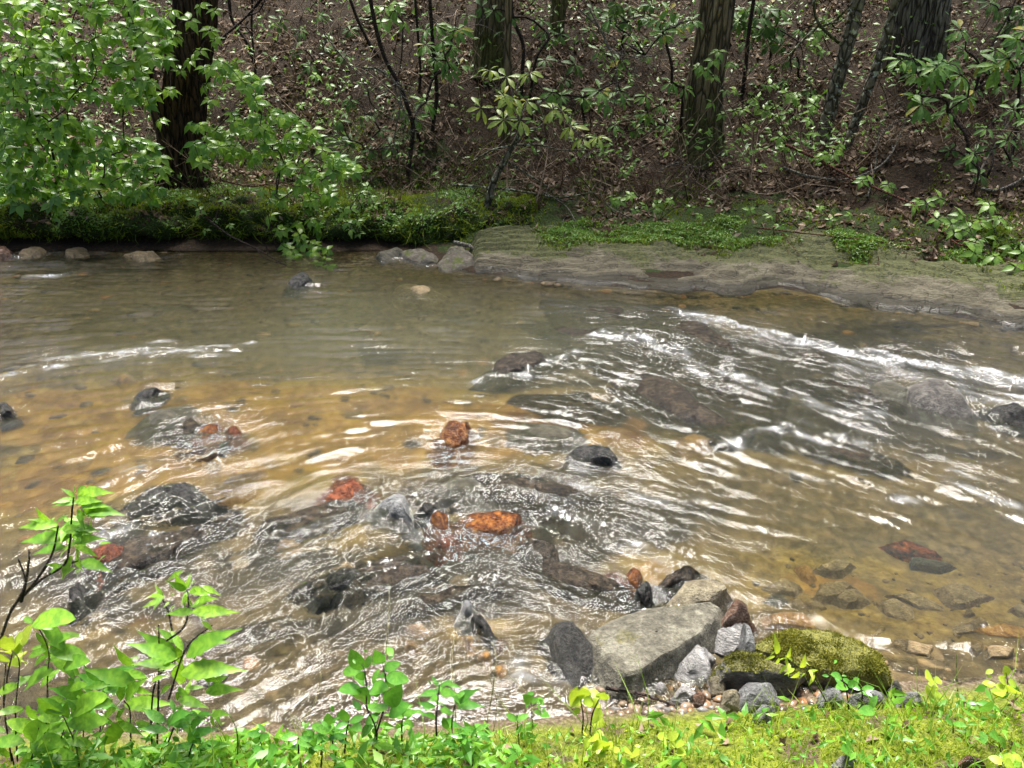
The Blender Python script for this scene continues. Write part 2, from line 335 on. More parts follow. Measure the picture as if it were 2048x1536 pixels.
# ------------------------------------------------------------------ ground sheets
def ladder(a, b, d, lo, hi):
    c = list(np.arange(a, b + d / 2, d)); s = d
    while c[-1] < hi: s *= 1.35; c.append(c[-1] + s)
    s = d
    while c[0] > lo: s *= 1.35; c.insert(0, c[0] - s)
    return np.array(c)
gx = ladder(-6.2, 6.2, .04, -60, 60)
def sheet(name, tgrid, yfun, mat, attrs):
    X = np.repeat(gx[None], len(tgrid), 0); Y = yfun(gx, np.asarray(tgrid)[:, None]); Z = ground_h(X, Y)
    V = np.stack([X, Y, Z], -1).reshape(-1, 3)
    o = mobj(name, mk_mesh(name, V, grid_faces(len(tgrid), len(gx)), mat, True, {k: f(X, Y, Z).ravel() for k, f in attrs.items()}))
    return tag(o, kind='structure'), V
def gauss(X, Y, pts):
    s = np.zeros_like(X)
    for px, py, rx, ry, a in pts:
        c = at_z(px, py, -.1); s = s + a * np.exp(-((X - c[0]) / rx) ** 2 - ((Y - c[1]) / ry) ** 2)
    return s
OCHRE = [(200, 830, 1.3, .5, .9), (560, 850, 1.2, .45, .9), (800, 830, .8, .35, .7), (500, 960, .7, .25, .8), (60, 1010, .5, .3, 1.), (1250, 870, .5, .3, .6), (1000, 900, .6, .25, .7),
         (1600, 1180, .35, .2, .5), (1800, 1240, .6, .3, .6), (1300, 1150, .15, .1, 1.), (650, 1080, .3, .12, .6), (1700, 960, .4, .2, .4), (950, 1270, .12, .1, .9), (250, 1270, .3, .15, .8), (1620, 620, .9, .3, .45), (1000, 1050, .3, .12, .6)]
DARK = [(1400, 760, .9, .6, .55), (1000, 800, .5, .3, .4), (1100, 1000, .6, .3, .55), (650, 1100, .8, .25, .5), (1700, 850, .9, .4, .45), (1300, 1050, .4, .25, .5), (200, 1150, .5, .3, .5), (850, 1250, .5, .3, .45), (1250, 640, 1.0, .5, .75), (1550, 740, 1.2, .4, .65), (1900, 700, .8, .6, .6), (1750, 900, .8, .3, .5), (350, 620, .5, .3, .35), (100, 560, 1.0, .4, .6), (1050, 1130, .4, .2, .5), (450, 1250, .5, .3, .4),
        (1800, 1080, .5, .2, .35), (760, 700, .25, .35, .6), (880, 1000, .4, .15, .5), (1100, 860, .6, .2, .5)]
tb = np.linspace(0, 1, 150)
sheet('stream_bed', tb, lambda x, t: near_shore(x) + (far_shore(x) - near_shore(x)) * t, M['bed'],
      {'ochre': lambda X, Y, Z: np.clip(gauss(X, Y, OCHRE), 0, 1), 'dark': lambda X, Y, Z: np.clip(gauss(X, Y, DARK), 0, 1)})
ts = -ladder(0, 1.6, .03, 0, 40)[::-1]
GRAV = [(1330, 1385, .22, .10, 1.2), (1480, 1390, .2, .08, 1.), (1650, 1390, .3, .07, 1.), (1000, 1430, .25, .1, .9), (760, 1450, .3, .12, .8)]
sheet('near_bank', ts, lambda x, t: near_shore(x) + t, M['near'], {'gravel': lambda X, Y, Z: np.clip(gauss(X, Y, GRAV) * sst(.10, .05, Z) + sst(.03, .0, Z), 0, 1)})
tf = ladder(0, 6.5, .045, 0, 70)
def hill_moss(X, Y, Z):
    s = Y - far_shore(X); return np.clip(sst(.1, .5, s) * (1 - sst(1.4, 2.6, s)) * .5 + .12, 0, 1)
_, HV = sheet('hillside', tf, lambda x, t: far_shore(x) + t, M['ground'], {'moss': hill_moss})

# ------------------------------------------------------------------ overhanging turf of the far bank
lip_px = [(-300, 470), (0, 470), (200, 472), (420, 468), (620, 470), (820, 474), (950, 476), (1050, 462), (1090, 445), (1200, 432), (1330, 440), (1480, 455), (1600, 462), (1760, 470), (1900, 500), (2048, 555), (2250, 600)]
lip = np.array([at_z(a, b, .09) for a, b in lip_px])
def lipY(x):
    y = np.interp(x, lip[:, 0], lip[:, 1]); return y + n2(x, np.zeros_like(x), 2.0, 4, 4.) * .20
ox = np.arange(-7.5, 6.5, .035); LY = lipY(ox)
over = np.interp(ox, [at_z(p, 465, .09)[0] for p in (0, 900, 1060, 1110, 1500, 1900, 2048)], [1, 1, .8, .55, .45, .35, .2])
prof = [(.55, .02), (.40, .045), (.22, .055), (.08, .06), (.01, .09), (-.02, .14), (.0, .20), (.05, .26), (.13, .31), (.25, .35), (.42, .38), (.65, .41), (.95, .44), (1.3, .46)]
pp = smooth_path(np.array([(a, b, 0) for a, b in prof]), 46)[:, :2]
OX = np.repeat(ox[None], len(pp), 0)
OY = LY[None] + pp[:, :1]
hs = (.80 + .02 * over)[None]
OZ = pp[:, 1:] * hs
nz = fbm(np.stack([OX * 5, OY * 5, OZ * 5 + 3], -1), 4); n_2 = fbm(np.stack([OX * 1.6, OY * 1.6, OZ * 1.6], -1), 2)
amp = np.sin(np.clip((np.arange(len(pp)) - 4) / (len(pp) - 8), 0, 1) * np.pi)[:, None]
OY = OY - nz * .12 * amp - n_2 * .16 * amp; OZ = OZ + nz * .12 * amp + n_2 * .17 * amp + .06 * amp * n2(OX, OY * 0, 3.1, 3, 71.)
und = (1 - sst(8, 22, np.arange(len(pp))))[:, None]; OZ = OZ + und * np.maximum(n2(ox, ox * 0, 2.6, 4, 50.), -.35)[None] * .11
back = sst(.6, 1.25, pp[:, :1]); OZ = OZ * (1 - back) + (ground_h(OX, OY) - .02) * back
OV = np.stack([OX, OY, OZ], -1).reshape(-1, 3); OF = grid_faces(len(pp), len(ox))
tag(mobj('turf_bank', mk_mesh('turf_bank', OV, OF, M['ground'], True, {'moss': np.full(len(OV), .62)})), kind='structure')

# ------------------------------------------------------------------ scatter of small blades and leaves (uncountable cover)
def tri_sample(V, F, n, dens=None):
    a, b, c = V[F[:, 0]], V[F[:, 1]], V[F[:, 2]]; N = np.cross(b - a, c - a); ar = np.linalg.norm(N, axis=1) + 1e-12
    w = ar * (dens((a + b + c) / 3, N / ar[:, None]) if dens else 1); w = w / w.sum()
    k = rng.choice(len(F), n, p=w); r1 = np.sqrt(rng.random(n))[:, None]; r2 = rng.random(n)[:, None]
    return a[k] * (1 - r1) + b[k] * r1 * (1 - r2) + c[k] * r1 * r2, N[k] / ar[k][:, None]
def q2t(F): return np.vstack([F[:, [0, 1, 2]], F[:, [0, 2, 3]]])
def rnd_dirs(n): d = rng.normal(size=(n, 3)); return d / np.linalg.norm(d, axis=1)[:, None]
def blades(P, D, L, Wd, rnd, bend=.4):
    n = len(P); s = np.cross(D, rnd_dirs(n)); s /= np.linalg.norm(s, axis=1)[:, None] + 1e-9
    b = rnd_dirs(n) * bend; L = L[:, None]; Wd = Wd[:, None]
    p1 = P + D * L * .55; p2 = P + (D + b) * L
    V = np.stack([P - s * Wd * .4, P + s * Wd * .4, p1 + s * Wd * .5 + b * L * .2, p1 - s * Wd * .5 + b * L * .2, p2], 1).reshape(-1, 3)
    i = np.arange(n)[:, None] * 5
    F = np.vstack([i + np.array([[0, 1, 2]]), i + np.array([[0, 2, 3]]), i + np.array([[3, 2, 4]])])
    return V, F, np.repeat(rnd, 5)
def flat_leaves(P, Nn, L, Wd, rnd, curl=.15):
    n = len(P); t = np.cross(Nn, rnd_dirs(n)); t /= np.linalg.norm(t, axis=1)[:, None] + 1e-9; s = np.cross(Nn, t)
    L = L[:, None]; Wd = Wd[:, None]; u = Nn * L * curl * rng.normal(size=(n, 1))
    V = np.stack([P - t * L * .5 + u, P - s * Wd * .5 - u * .3, P + t * L * .5 + u, P + s * Wd * .5 - u * .6, P], 1).reshape(-1, 3)
    i = np.arange(n)[:, None] * 5
    F = np.vstack([i + np.array([[0, 1, 4]]), i + np.array([[1, 2, 4]]), i + np.array([[2, 3, 4]]), i + np.array([[3, 0, 4]])])
    return V, F, np.repeat(rnd, 5)
def stuff(name, label, cat, VFA, mat):
    o = mobj(name, mk_mesh(name, VFA[0], VFA[1], mat, False, {'rnd': VFA[2]})); return tag(o, label, cat, kind='stuff')

OT = q2t(OF)
def moss_d(c, n): return np.where(c[:, 2] > .07, 1, .1) * np.where(abs(c[:, 0]) < 5.4, 1, .1) * (.12 + sst(-.2, .3, n2(c[:, 0], c[:, 1] + c[:, 2], 2.6, 3, 2.)))
n = 70000; P, Nn = tri_sample(OV, OT, n, moss_d); Nn = np.where(Nn[:, 1:2] > .3, -Nn, Nn)
D = Nn * .8 + np.array([0, -.15, .25]) + rnd_dirs(n) * .55; D /= np.linalg.norm(D, axis=1)[:, None]
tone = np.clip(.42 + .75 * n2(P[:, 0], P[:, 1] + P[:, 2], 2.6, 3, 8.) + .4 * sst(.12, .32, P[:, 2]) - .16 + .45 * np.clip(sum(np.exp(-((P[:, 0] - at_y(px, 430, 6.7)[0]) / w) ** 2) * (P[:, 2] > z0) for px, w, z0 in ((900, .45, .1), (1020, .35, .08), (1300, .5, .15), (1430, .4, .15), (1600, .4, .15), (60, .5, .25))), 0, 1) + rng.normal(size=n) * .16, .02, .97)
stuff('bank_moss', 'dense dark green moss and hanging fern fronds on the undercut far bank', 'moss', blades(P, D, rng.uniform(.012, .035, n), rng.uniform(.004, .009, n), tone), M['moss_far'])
n = 6000; P, Nn = tri_sample(OV, OT, n, lambda c, k: np.where((c[:, 2] > .05) & (c[:, 2] < .24), 1, .02) * sst(-.2, .3, n2(c[:, 0], c[:, 1], 3, 2, 17.)) * np.where(abs(c[:, 0]) < 5.4, 1, .1))
D = np.array([0, -.7, -.35]) + rnd_dirs(n) * .7; D /= np.linalg.norm(D, axis=1)[:, None]
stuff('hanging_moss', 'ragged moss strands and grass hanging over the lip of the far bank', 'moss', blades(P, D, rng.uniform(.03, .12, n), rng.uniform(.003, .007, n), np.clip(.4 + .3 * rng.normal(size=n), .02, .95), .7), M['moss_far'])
n = 12000
def herb_d(c, n_): return np.where(c[:, 2] > .12, 1, 0.05) * sst(-.05, .3, n2(c[:, 0], c[:, 1] + c[:, 2], 1.5, 3, 12.)) * np.where(abs(c[:, 0]) < 5, 1, .05)
P, Nn = tri_sample(OV, OT, n, herb_d); P = P + np.array([0, -.01, .015])
D = np.array([0, -.45, .8]) + rnd_dirs(n) * .6; D /= np.linalg.norm(D, axis=1)[:, None]
stuff('bank_herbs', 'tiny bright leaved herbs creeping over the mossy far bank', 'herbs', flat_leaves(P, D, rng.uniform(.018, .055, n), rng.uniform(.007, .020, n), rng.random(n)), M['leaf_sprig'])

n = 2600; P, Nn = tri_sample(OV, OT, n, lambda c, k: (c[:, 2] > .2) * sst(.0, .25, n2(c[:, 0], c[:, 1], 2.4, 3, 66.)) * np.where(abs(c[:, 0]) < 5.4, 1, .1)); Nn = np.where(Nn[:, 2:3] < 0, -Nn, Nn)
D = Nn + rnd_dirs(n) * .4; D /= np.linalg.norm(D, axis=1)[:, None]; LL = rng.uniform(.025, .08, n)
stuff('bank_top_litter', 'dead brown leaves caught in drifts on top of the mossy bank', 'leaf litter', flat_leaves(P + Nn * .015, D, LL, LL * .45, rng.random(n), .3), M['litter'])
# leaf litter on the hillside
HF = q2t(grid_faces(len(tf), len(gx)))
HF = HF[(np.abs(HV[HF[:, 0], 0]) < 7.5) & (HV[HF[:, 0], 1] < 12.5)]
def lit_d(c, n_):
    s = c[:, 1] - far_shore(c[:, 0]); return sst(.45, 1.1, s) * (.08 + sst(-.2, .25, n2(c[:, 0], c[:, 1], 1.6, 4, 6.)))
n = 42000; P, Nn = tri_sample(HV, HF, n, lit_d); D = Nn + rnd_dirs(n) * .45; D /= np.linalg.norm(D, axis=1)[:, None]
LL = rng.uniform(.025, .10, n); tone = np.clip(.42 + .5 * n2(P[:, 0], P[:, 1], 1.0, 2, 3.) + rng.normal(size=n) * .3, .02, .98)
stuff('leaf_litter', 'brown fallen leaves covering the slope under the trees', 'leaf litter', flat_leaves(P + Nn * .012, D, LL, LL * rng.uniform(.35, .6, n), tone, .3), M['litter'])
n = 9000; P, Nn = tri_sample(HV, HF, n, lit_d); D = rnd_dirs(n); D[:, 2] = abs(D[:, 2]) * .35; D[:, 2] += .02; D /= np.linalg.norm(D, axis=1)[:, None]
stuff('twig_litter', 'fine dead twigs and needles strewn over the leafy slope', 'twigs', blades(P + Nn * .015, D, rng.uniform(.05, .22, n), rng.uniform(.002, .006, n), rng.uniform(.2, .95, n), .25), M['litter'])
def mo_d(c, n_):
    s = c[:, 1] - far_shore(c[:, 0]); return sst(.3, .6, s) * (1 - sst(1.6, 2.8, s)) * sst(-.1, .25, n2(c[:, 0], c[:, 1], 1.9, 3, 21.))
n = 22000; P, Nn = tri_sample(HV, HF, n, mo_d); D = Nn * .9 + rnd_dirs(n) * .5; D /= np.linalg.norm(D, axis=1)[:, None]
stuff('slope_moss', 'cushions of dark moss at the foot of the leafy slope', 'moss', blades(P, D, rng.uniform(.012, .035, n), rng.uniform(.005, .010, n), np.clip(.32 + rng.normal(size=n) * .2 + .4 * n2(P[:, 0], P[:, 1], 2, 2, 1.), .02, .95)), M['moss_far'])

# ------------------------------------------------------------------ stones
def resample(Q, n):
    Q = np.vstack([Q, Q[:1]]); d = np.r_[0, np.cumsum(np.linalg.norm(np.diff(Q, axis=0), axis=1))]; t = np.linspace(0, d[-1], n, endpoint=False)
    return np.stack([np.interp(t, d, Q[:, i]) for i in range(2)], -1)
_sseed = [0]; STONES = []
def stone(f, pts, zt, zb, mat, label, name='stone', cat='stone', group=None, soft=2, rough=.05, tilt=(0, 0), dome=.25, n=56, strata=0.0, undercut=0.0, facets=9):
    _sseed[0] += 1; sd_ = _sseed[0] * 7.7
    Q = np.array([at_z(*fr(f, *p), zt)[:2] for p in pts])
    if zt < .001:
        c = Q.mean(0); mw = min(np.ptp(Q[:, 0]), np.ptp(Q[:, 1])); bz = gz(c[0], c[1]); zt = max(min(zt, bz + .55 * mw + .01), bz + .022); zb = bz - .03
        Q = np.array([at_z(*fr(f, *p), zt)[:2] for p in pts])
    elif name in ('stone', 'cobble'):
        c = Q.mean(0); mw = min(np.ptp(Q[:, 0]), np.ptp(Q[:, 1])); bz = gz(c[0], c[1])
        if bz > -.03: zt = min(zt, bz + .28 * mw + .012); zb = min(zb, bz - .02); Q = np.array([at_z(*fr(f, *p), zt)[:2] for p in pts])
    Q = resample(Q, n)
    for _ in range(soft): Q = (np.roll(Q, 1, 0) + 2 * Q + np.roll(Q, -1, 0)) / 4
    c = Q.mean(0); Q = c + (Q - c) * (1.12 if facets > 5 else 1.0); size = math.sqrt(np.ptp(Q[:, 0]) * np.ptp(Q[:, 1])); th = zt - zb
    fl_ = 0 if undercut else min(1.5, .8 * th / size) if zb < -.05 else .1
    rings = [(1.0 - undercut + fl_, zb), (1.03 - undercut * .6 + fl_ * .7, zb + th * .25), (1.05 + fl_ * .4, zb + th * .5), (1.045 + fl_ * .15, zb + th * .68), (1.025, zb + th * .84), (.985, zb + th * .95), (.93, zt), (.84, zt + dome * th * .25), (.72, zt + dome * th * .5), (.58, zt + dome * th * .72), (.42, zt + dome * th * .88), (.26, zt + dome * th * .97), (.12, zt + dome * th), (.02, zt + dome * th)]
    V = []
    for k, (s, z) in enumerate(rings):
        q = c + (Q - c) * s; V.append(np.column_stack([q, np.full(n, z)]))
    V = np.array(V); P = V.reshape(-1, 3)
    fq = 2.6 / max(size, .03)
    nzv = np.stack([fbm(P * fq + sd_ + o, 4, .55) for o in (0, 31.7, 63.1)], -1)
    rs = np.random.default_rng(_sseed[0]); Pc = P - P.mean(0)
    for _ in range(facets):
        nv = rs.normal(size=3) * np.array([1, 1, .8]); nv[2] = abs(nv[2]) + .45; nv /= np.linalg.norm(nv); dd = Pc @ nv; lim = np.quantile(dd, rs.uniform(.80, .95)); Pc = Pc - nv * np.maximum(dd - lim, 0)[:, None] * .92
    P = Pc + P.mean(0)
    P = P + nzv * size * rough * 1.5 * np.array([1, 1, .8 if th > .05 else .5])
    if strata:
        lay = np.round((P[:, 2] - zb) / (th / 5.0) + fbm(P * fq * .6 + sd_, 2) * .8); off = np.sin(lay * 12.9898 + sd_) * strata * size
        r = P[:, :2] - c; P[:, :2] += r / (np.linalg.norm(r, axis=1)[:, None] + 1e-6) * off[:, None] * (np.linalg.norm(r, axis=1) > .3 * size)[:, None]
    P[:, 2] += (P[:, 0] - c[0]) * tilt[0] + (P[:, 1] - c[1]) * tilt[1]
    if zt > -.015 and zb < 0: STONES.append((c[0], c[1], min(size, .22), zt if name not in ('rock_rib', 'rock_ledge') else -.01))
    P = P - np.array([c[0], c[1], zb])
    me_ = mk_mesh(name, P, grid_faces(len(rings), n, True), M[mat]); me_.set_sharp_from_angle(angle=math.radians(24))
    o = mobj(name, me_, None, (c[0], c[1], zb))
    return tag(o, label, cat, group)
GN, GS, GM, GF = 'stones piled at the near water edge', 'stones lying under the clear shallows', 'stones breaking the current midstream', 'stones along the far waterline'
T = lambda s: [tuple(float(v) for v in p.split(',')) for p in s.split()]
stone('A', T('575,735 700,650 900,590 1290,555 1350,590 1330,660 1245,760 1120,840 1000,900 880,985 770,1000 700,930 600,790'), .065, -.10, 'r_flat', 'big flat tan stone with a mossy grain, largest at the near water edge', 'flat_stone', group=GN, soft=0, rough=.016, tilt=(.05, -.05), dome=.02, n=120, facets=0)
stone('A', T('360,712 450,697 560,702 590,760 588,840 560,890 480,900 415,840 380,770'), .06, -.10, 'r_dark', 'rounded dark wet boulder against the left side of the big flat stone', 'boulder', group=GN, soft=3, rough=.04, dome=.35)
stone('A', T('1050,570 1090,500 1190,420 1280,375 1350,400 1400,470 1330,520 1270,550 1150,565'), .045, -.10, 'r_tan', 'low tan rock behind the big flat stone, half in the water', group=GN, soft=1, rough=.05, tilt=(.12, 0), dome=.15)
stone('A', T('1345,650 1390,610 1450,595 1510,620 1515,660 1450,675 1360,670'), .05, -.06, 'r_brown', 'small smooth red brown stone right of the big flat stone', group=GN, soft=4, rough=.02, dome=.5)
stone('A', T('1095,880 1160,820 1260,795 1330,800 1275,880 1275,985 1230,1010 1110,975'), .06, -.03, 'r_pale', 'white quartz rock between the big flat stone and the layered slab', group=GN, soft=1, rough=.07, tilt=(.1, .1), dome=.15, strata=.01)
stone('A', T('1265,780 1350,720 1430,680 1475,730 1490,800 1420,805 1300,795'), .11, -.02, 'r_pale', 'pale grey angular rock leaning up behind the white quartz rock', group=GN, soft=1, rough=.10, tilt=(.3, .3), dome=.2)
stone('A', T('1485,690 1520,720 1560,830 1500,815'), .11, .0, 'r_grey', 'thin grey shard standing beside the mossy log shaped rock', 'stone_shard', group=GN, soft=0, rough=.05, tilt=(-.2, 0))
stone('N', T('1406,1312 1434,1288 1486,1288 1534,1298 1575,1316 1600,1330 1585,1350 1500,1340 1430,1332'), .09, -.02, 'r_layer', 'layered slab with a dark broken front, before the mossy log shaped rock', 'layered_slab', group=GN, soft=1, rough=.05, dome=.1, strata=.025, n=96, undercut=.06)
stone('B', T('170,700 350,705 620,735 700,760 830,810 950,880 1050,960 1045,985 900,965 700,945 500,920 400,880 250,830 190,800'), .085, .0, 'r_moss', 'long rock thickly covered in yellow green moss, like a log', 'mossy_rock', group=GN, soft=1, rough=.03, dome=.10, n=110, undercut=.05, facets=5)
def moss_on(o, n_, thr, lo, hi):
    V_ = np.array([v.co[:] for v in o.data.vertices]); F_ = q2t(np.array([tuple(p.vertices) for p in o.data.polygons])); 
    P_, N_ = tri_sample(V_, F_, n_, lambda c, k: np.where(np.abs(k[:, 2]) > thr, 1, .02) * (c[:, 2] > .04) * (.08 + sst(-.15, .3, fbm(c * 14 + 3, 3)))); N_ = np.where(N_[:, 2:3] < 0, -N_, N_)
    D_ = N_ * .7 + rnd_dirs(n_) * .7; D_ /= np.linalg.norm(D_, axis=1)[:, None]; m_ = blades(P_, D_, rng.uniform(lo, hi, n_), rng.uniform(.0015, .003, n_), np.clip(.35 + .2 * rng.normal(size=n_) + .5 * fbm(P_ * 9, 2), .02, .9))
    tag(mobj('moss', mk_mesh('moss', m_[0], m_[1], M['moss_rock'], False, {'rnd': m_[2]}), o), kind='stuff')
M['moss_rock'] = leaf_mat('moss_rock', (.04, .045, .008), (.13, .14, .018), (.30, .29, .045), .8, .2, .15)
moss_on(bpy.data.objects['mossy_rock'], 9000, .15, .004, .011); moss_on(bpy.data.objects['layered_slab'], 2500, .5, .003, .008)
stone('B', T('200,900 500,930 800,960 1000,985 1000,1010 700,1000 300,980'), .035, -.03, 'r_dark', 'dark wet rock in the gap under the mossy log shaped rock', group=GN, soft=1, rough=.08)
stone('B', T('90,1075 150,1030 230,1022 300,1060 325,1110 250,1140 100,1130'), .14, .03, 'r_grey', 'rounded pale grey stone in front of the layered slab', group=GN, soft=3, rough=.03, dome=.5)
stone('B', T('0,1090 60,1060 105,1080 95,1140 0,1160'), .12, .03, 'r_tan', 'tan stone touching the left side of the rounded pale grey stone', group=GN, soft=2, dome=.3)
stone('B', T('180,1210 230,1165 300,1180 280,1230 210,1240'), .11, .03, 'r_grey', 'small dark grey stone at the upper edge of the moss carpet', group=GN, soft=2, dome=.4)
stone('B', T('560,1100 620,1070 700,1078 690,1130 590,1140'), .12, .03, 'r_grey', 'grey stone under the middle of the mossy log shaped rock', group=GN, soft=2, dome=.4)
stone('B', T('740,1110 860,1080 950,1095 940,1140 760,1150'), .11, .03, 'r_grey', 'flat grey stone beside the grass, under the right half of the mossy rock', group=GN, soft=2, dome=.3)
stone('B', T('1010,1115 1110,1085 1180,1130 1100,1155'), .10, .02, 'r_grey', 'low grey stone off the right end of the mossy log shaped rock', group=GN, soft=2, dome=.3)
stone('B', T('960,1060 1010,1020 1050,1040 1040,1090 980,1095'), .06, -.02, 'r_dark', 'dark stone propping up the right end of the mossy log shaped rock', group=GN, soft=2, dome=.3)
stone('A', T('1290,1000 1340,970 1385,1010 1370,1070 1310,1060'), .09, .0, 'r_tan', 'small upright tan stone below the layered slab', group=GN, soft=2, dome=.4)
stone('A', T('600,880 630,868 645,910 620,935 598,920'), .03, -.06, 'r_brown', 'orange brown cobble wedged between the dark boulder and the big flat stone', 'cobble', group=GN, soft=3, dome=.5)
stone('A', T('1060,1080 1150,1050 1220,1090 1180,1140 1080,1130'), .035, -.04, 'r_pale', 'wet white flat stone in the gravel below the white quartz rock', group=GN, soft=1, rough=.09)
stone('A', T('950,1045 1000,1025 1040,1050 1000,1085'), .03, -.04, 'r_pale', 'small pale cobble at the foot of the big flat stone', 'cobble', group=GN, soft=2)
stone('A', T('1190,1110 1230,1085 1265,1110 1240,1150 1200,1140'), .05, -.03, 'r_brown', 'rusty brown cobble at the grass edge below the white flat stone', 'cobble', group=GN, soft=2)
stone('B', T('640,1500 690,1470 760,1455 800,1475 760,1510 690,1525'), .15, .08, 'r_pale', 'white stone lying in the moss at the bottom edge', group=GN, soft=2, dome=.3)
stone('B', T('1310,1545 1400,1490 1480,1492 1570,1545'), .16, .08, 'r_brown', 'smooth brown stone in the moss at the bottom right', group=GN, soft=3, dome=.5)
# under the clear water on the right
for s, zt, m_, lab in [
    ('270,640 380,625 500,640 530,700 520,725 280,690', -.012, 'r_suborange', 'tan block shaped stone just under water behind the mossy rock'),
    ('920,590 985,555 1130,610 1155,660 1040,705 960,650', -.03, 'r_sub', 'six sided flat stone under clear water on the right'),
    ('970,540 1100,530 1370,630 1350,680 1190,650 1060,570', -.045, 'r_sub', 'wide sunken stone directly behind the six sided stone'),
    ('1200,500 1380,450 1480,515 1560,530 1380,590 1260,560', -.02, 'r_sub', 'gnarled knobbly stone under water at the right'),
    ('430,400 480,390 520,440 500,470 460,450', -.04, 'r_suborange', 'small yellow ochre stone on the bed near the low tan rock'),
    ('540,530 600,440 720,430 760,470 660,540 580,555', -.03, 'r_sub', 'slanted sunken slab left of the round sunken stone'),
    ('660,540 700,500 780,490 830,540 790,570 720,580', -.008, 'r_sub', 'round sunken stone with a shiny wet crown'),
    ('480,590 560,570 590,620 550,650', -.05, 'r_sub', 'small flat sunken stone right above the tan block'),
    ('380,580 440,560 490,610 440,630', -.05, 'r_sub', 'wedge shaped sunken stone above the middle of the tan block'),
    ('250,560 330,540 370,580 310,600', -.05, 'r_subdark', 'dark sunken chip at the upper left of the tan block'),
    ('1320,710 1440,690 1460,740 1360,760', -.03, 'r_sub', 'oblong sunken stone below the knobbly stone'),
    ('1440,680 1500,660 1540,690 1480,710', -.03, 'r_sub', 'small sunken stone left of the long ribbed stone'),
    ('1480,720 1600,700 1700,680 1755,720 1740,770 1560,770', -.012, 'r_suborange', 'long ribbed tan stone under water at the right edge'),
    ('1440,830 1490,790 1510,840 1480,860', -.035, 'r_sub', 'small sunken stone below the long ribbed stone'),
    ('1500,830 1600,800 1700,830 1660,880 1540,880', -.004, 'r_sub', 'sunken stone ruffling the surface near the right grass edge'),
    ('1660,620 1720,590 1790,610 1780,650 1680,650', -.03, 'r_sub', 'sunken stone cut by the right picture edge'),
    ('1390,640 1440,610 1460,650 1410,670', -.04, 'r_sub', 'small pale sunken stone between the knobbly and oblong stones'),
    ('950,250 1050,230 1240,300 1200,340 1020,300', -.05, 'r_red', 'reddish sunken slab in the darker water at right'),
    ('1050,310 1200,345 1330,370 1250,400 1100,370', -.05, 'r_subdark', 'dark sunken slab just below the reddish one'),
    ('840,800 900,740 940,700 960,720 900,780', -.05, 'r_sub', 'thin bent ridge of sunken rock left of the six sided stone'),
    ('960,790 1060,780 1230,820 1200,870 1040,850', -.04, 'r_sub', 'faint sunken stone near the right end of the mossy rock'),
    ('560,380 660,340 740,370 680,420 590,420', -.05, 'r_sub', 'sunken stone upstream of the slanted slab'),
    ('250,480 350,450 440,490 420,540 290,520', -.05, 'r_sub', 'flat sunken stone between the low tan rock and the slanted slab')]:
    stone('B', T(s), zt, zt - .09, m_, lab, group=GS, soft=0, rough=.025, n=48, dome=.04, facets=3)
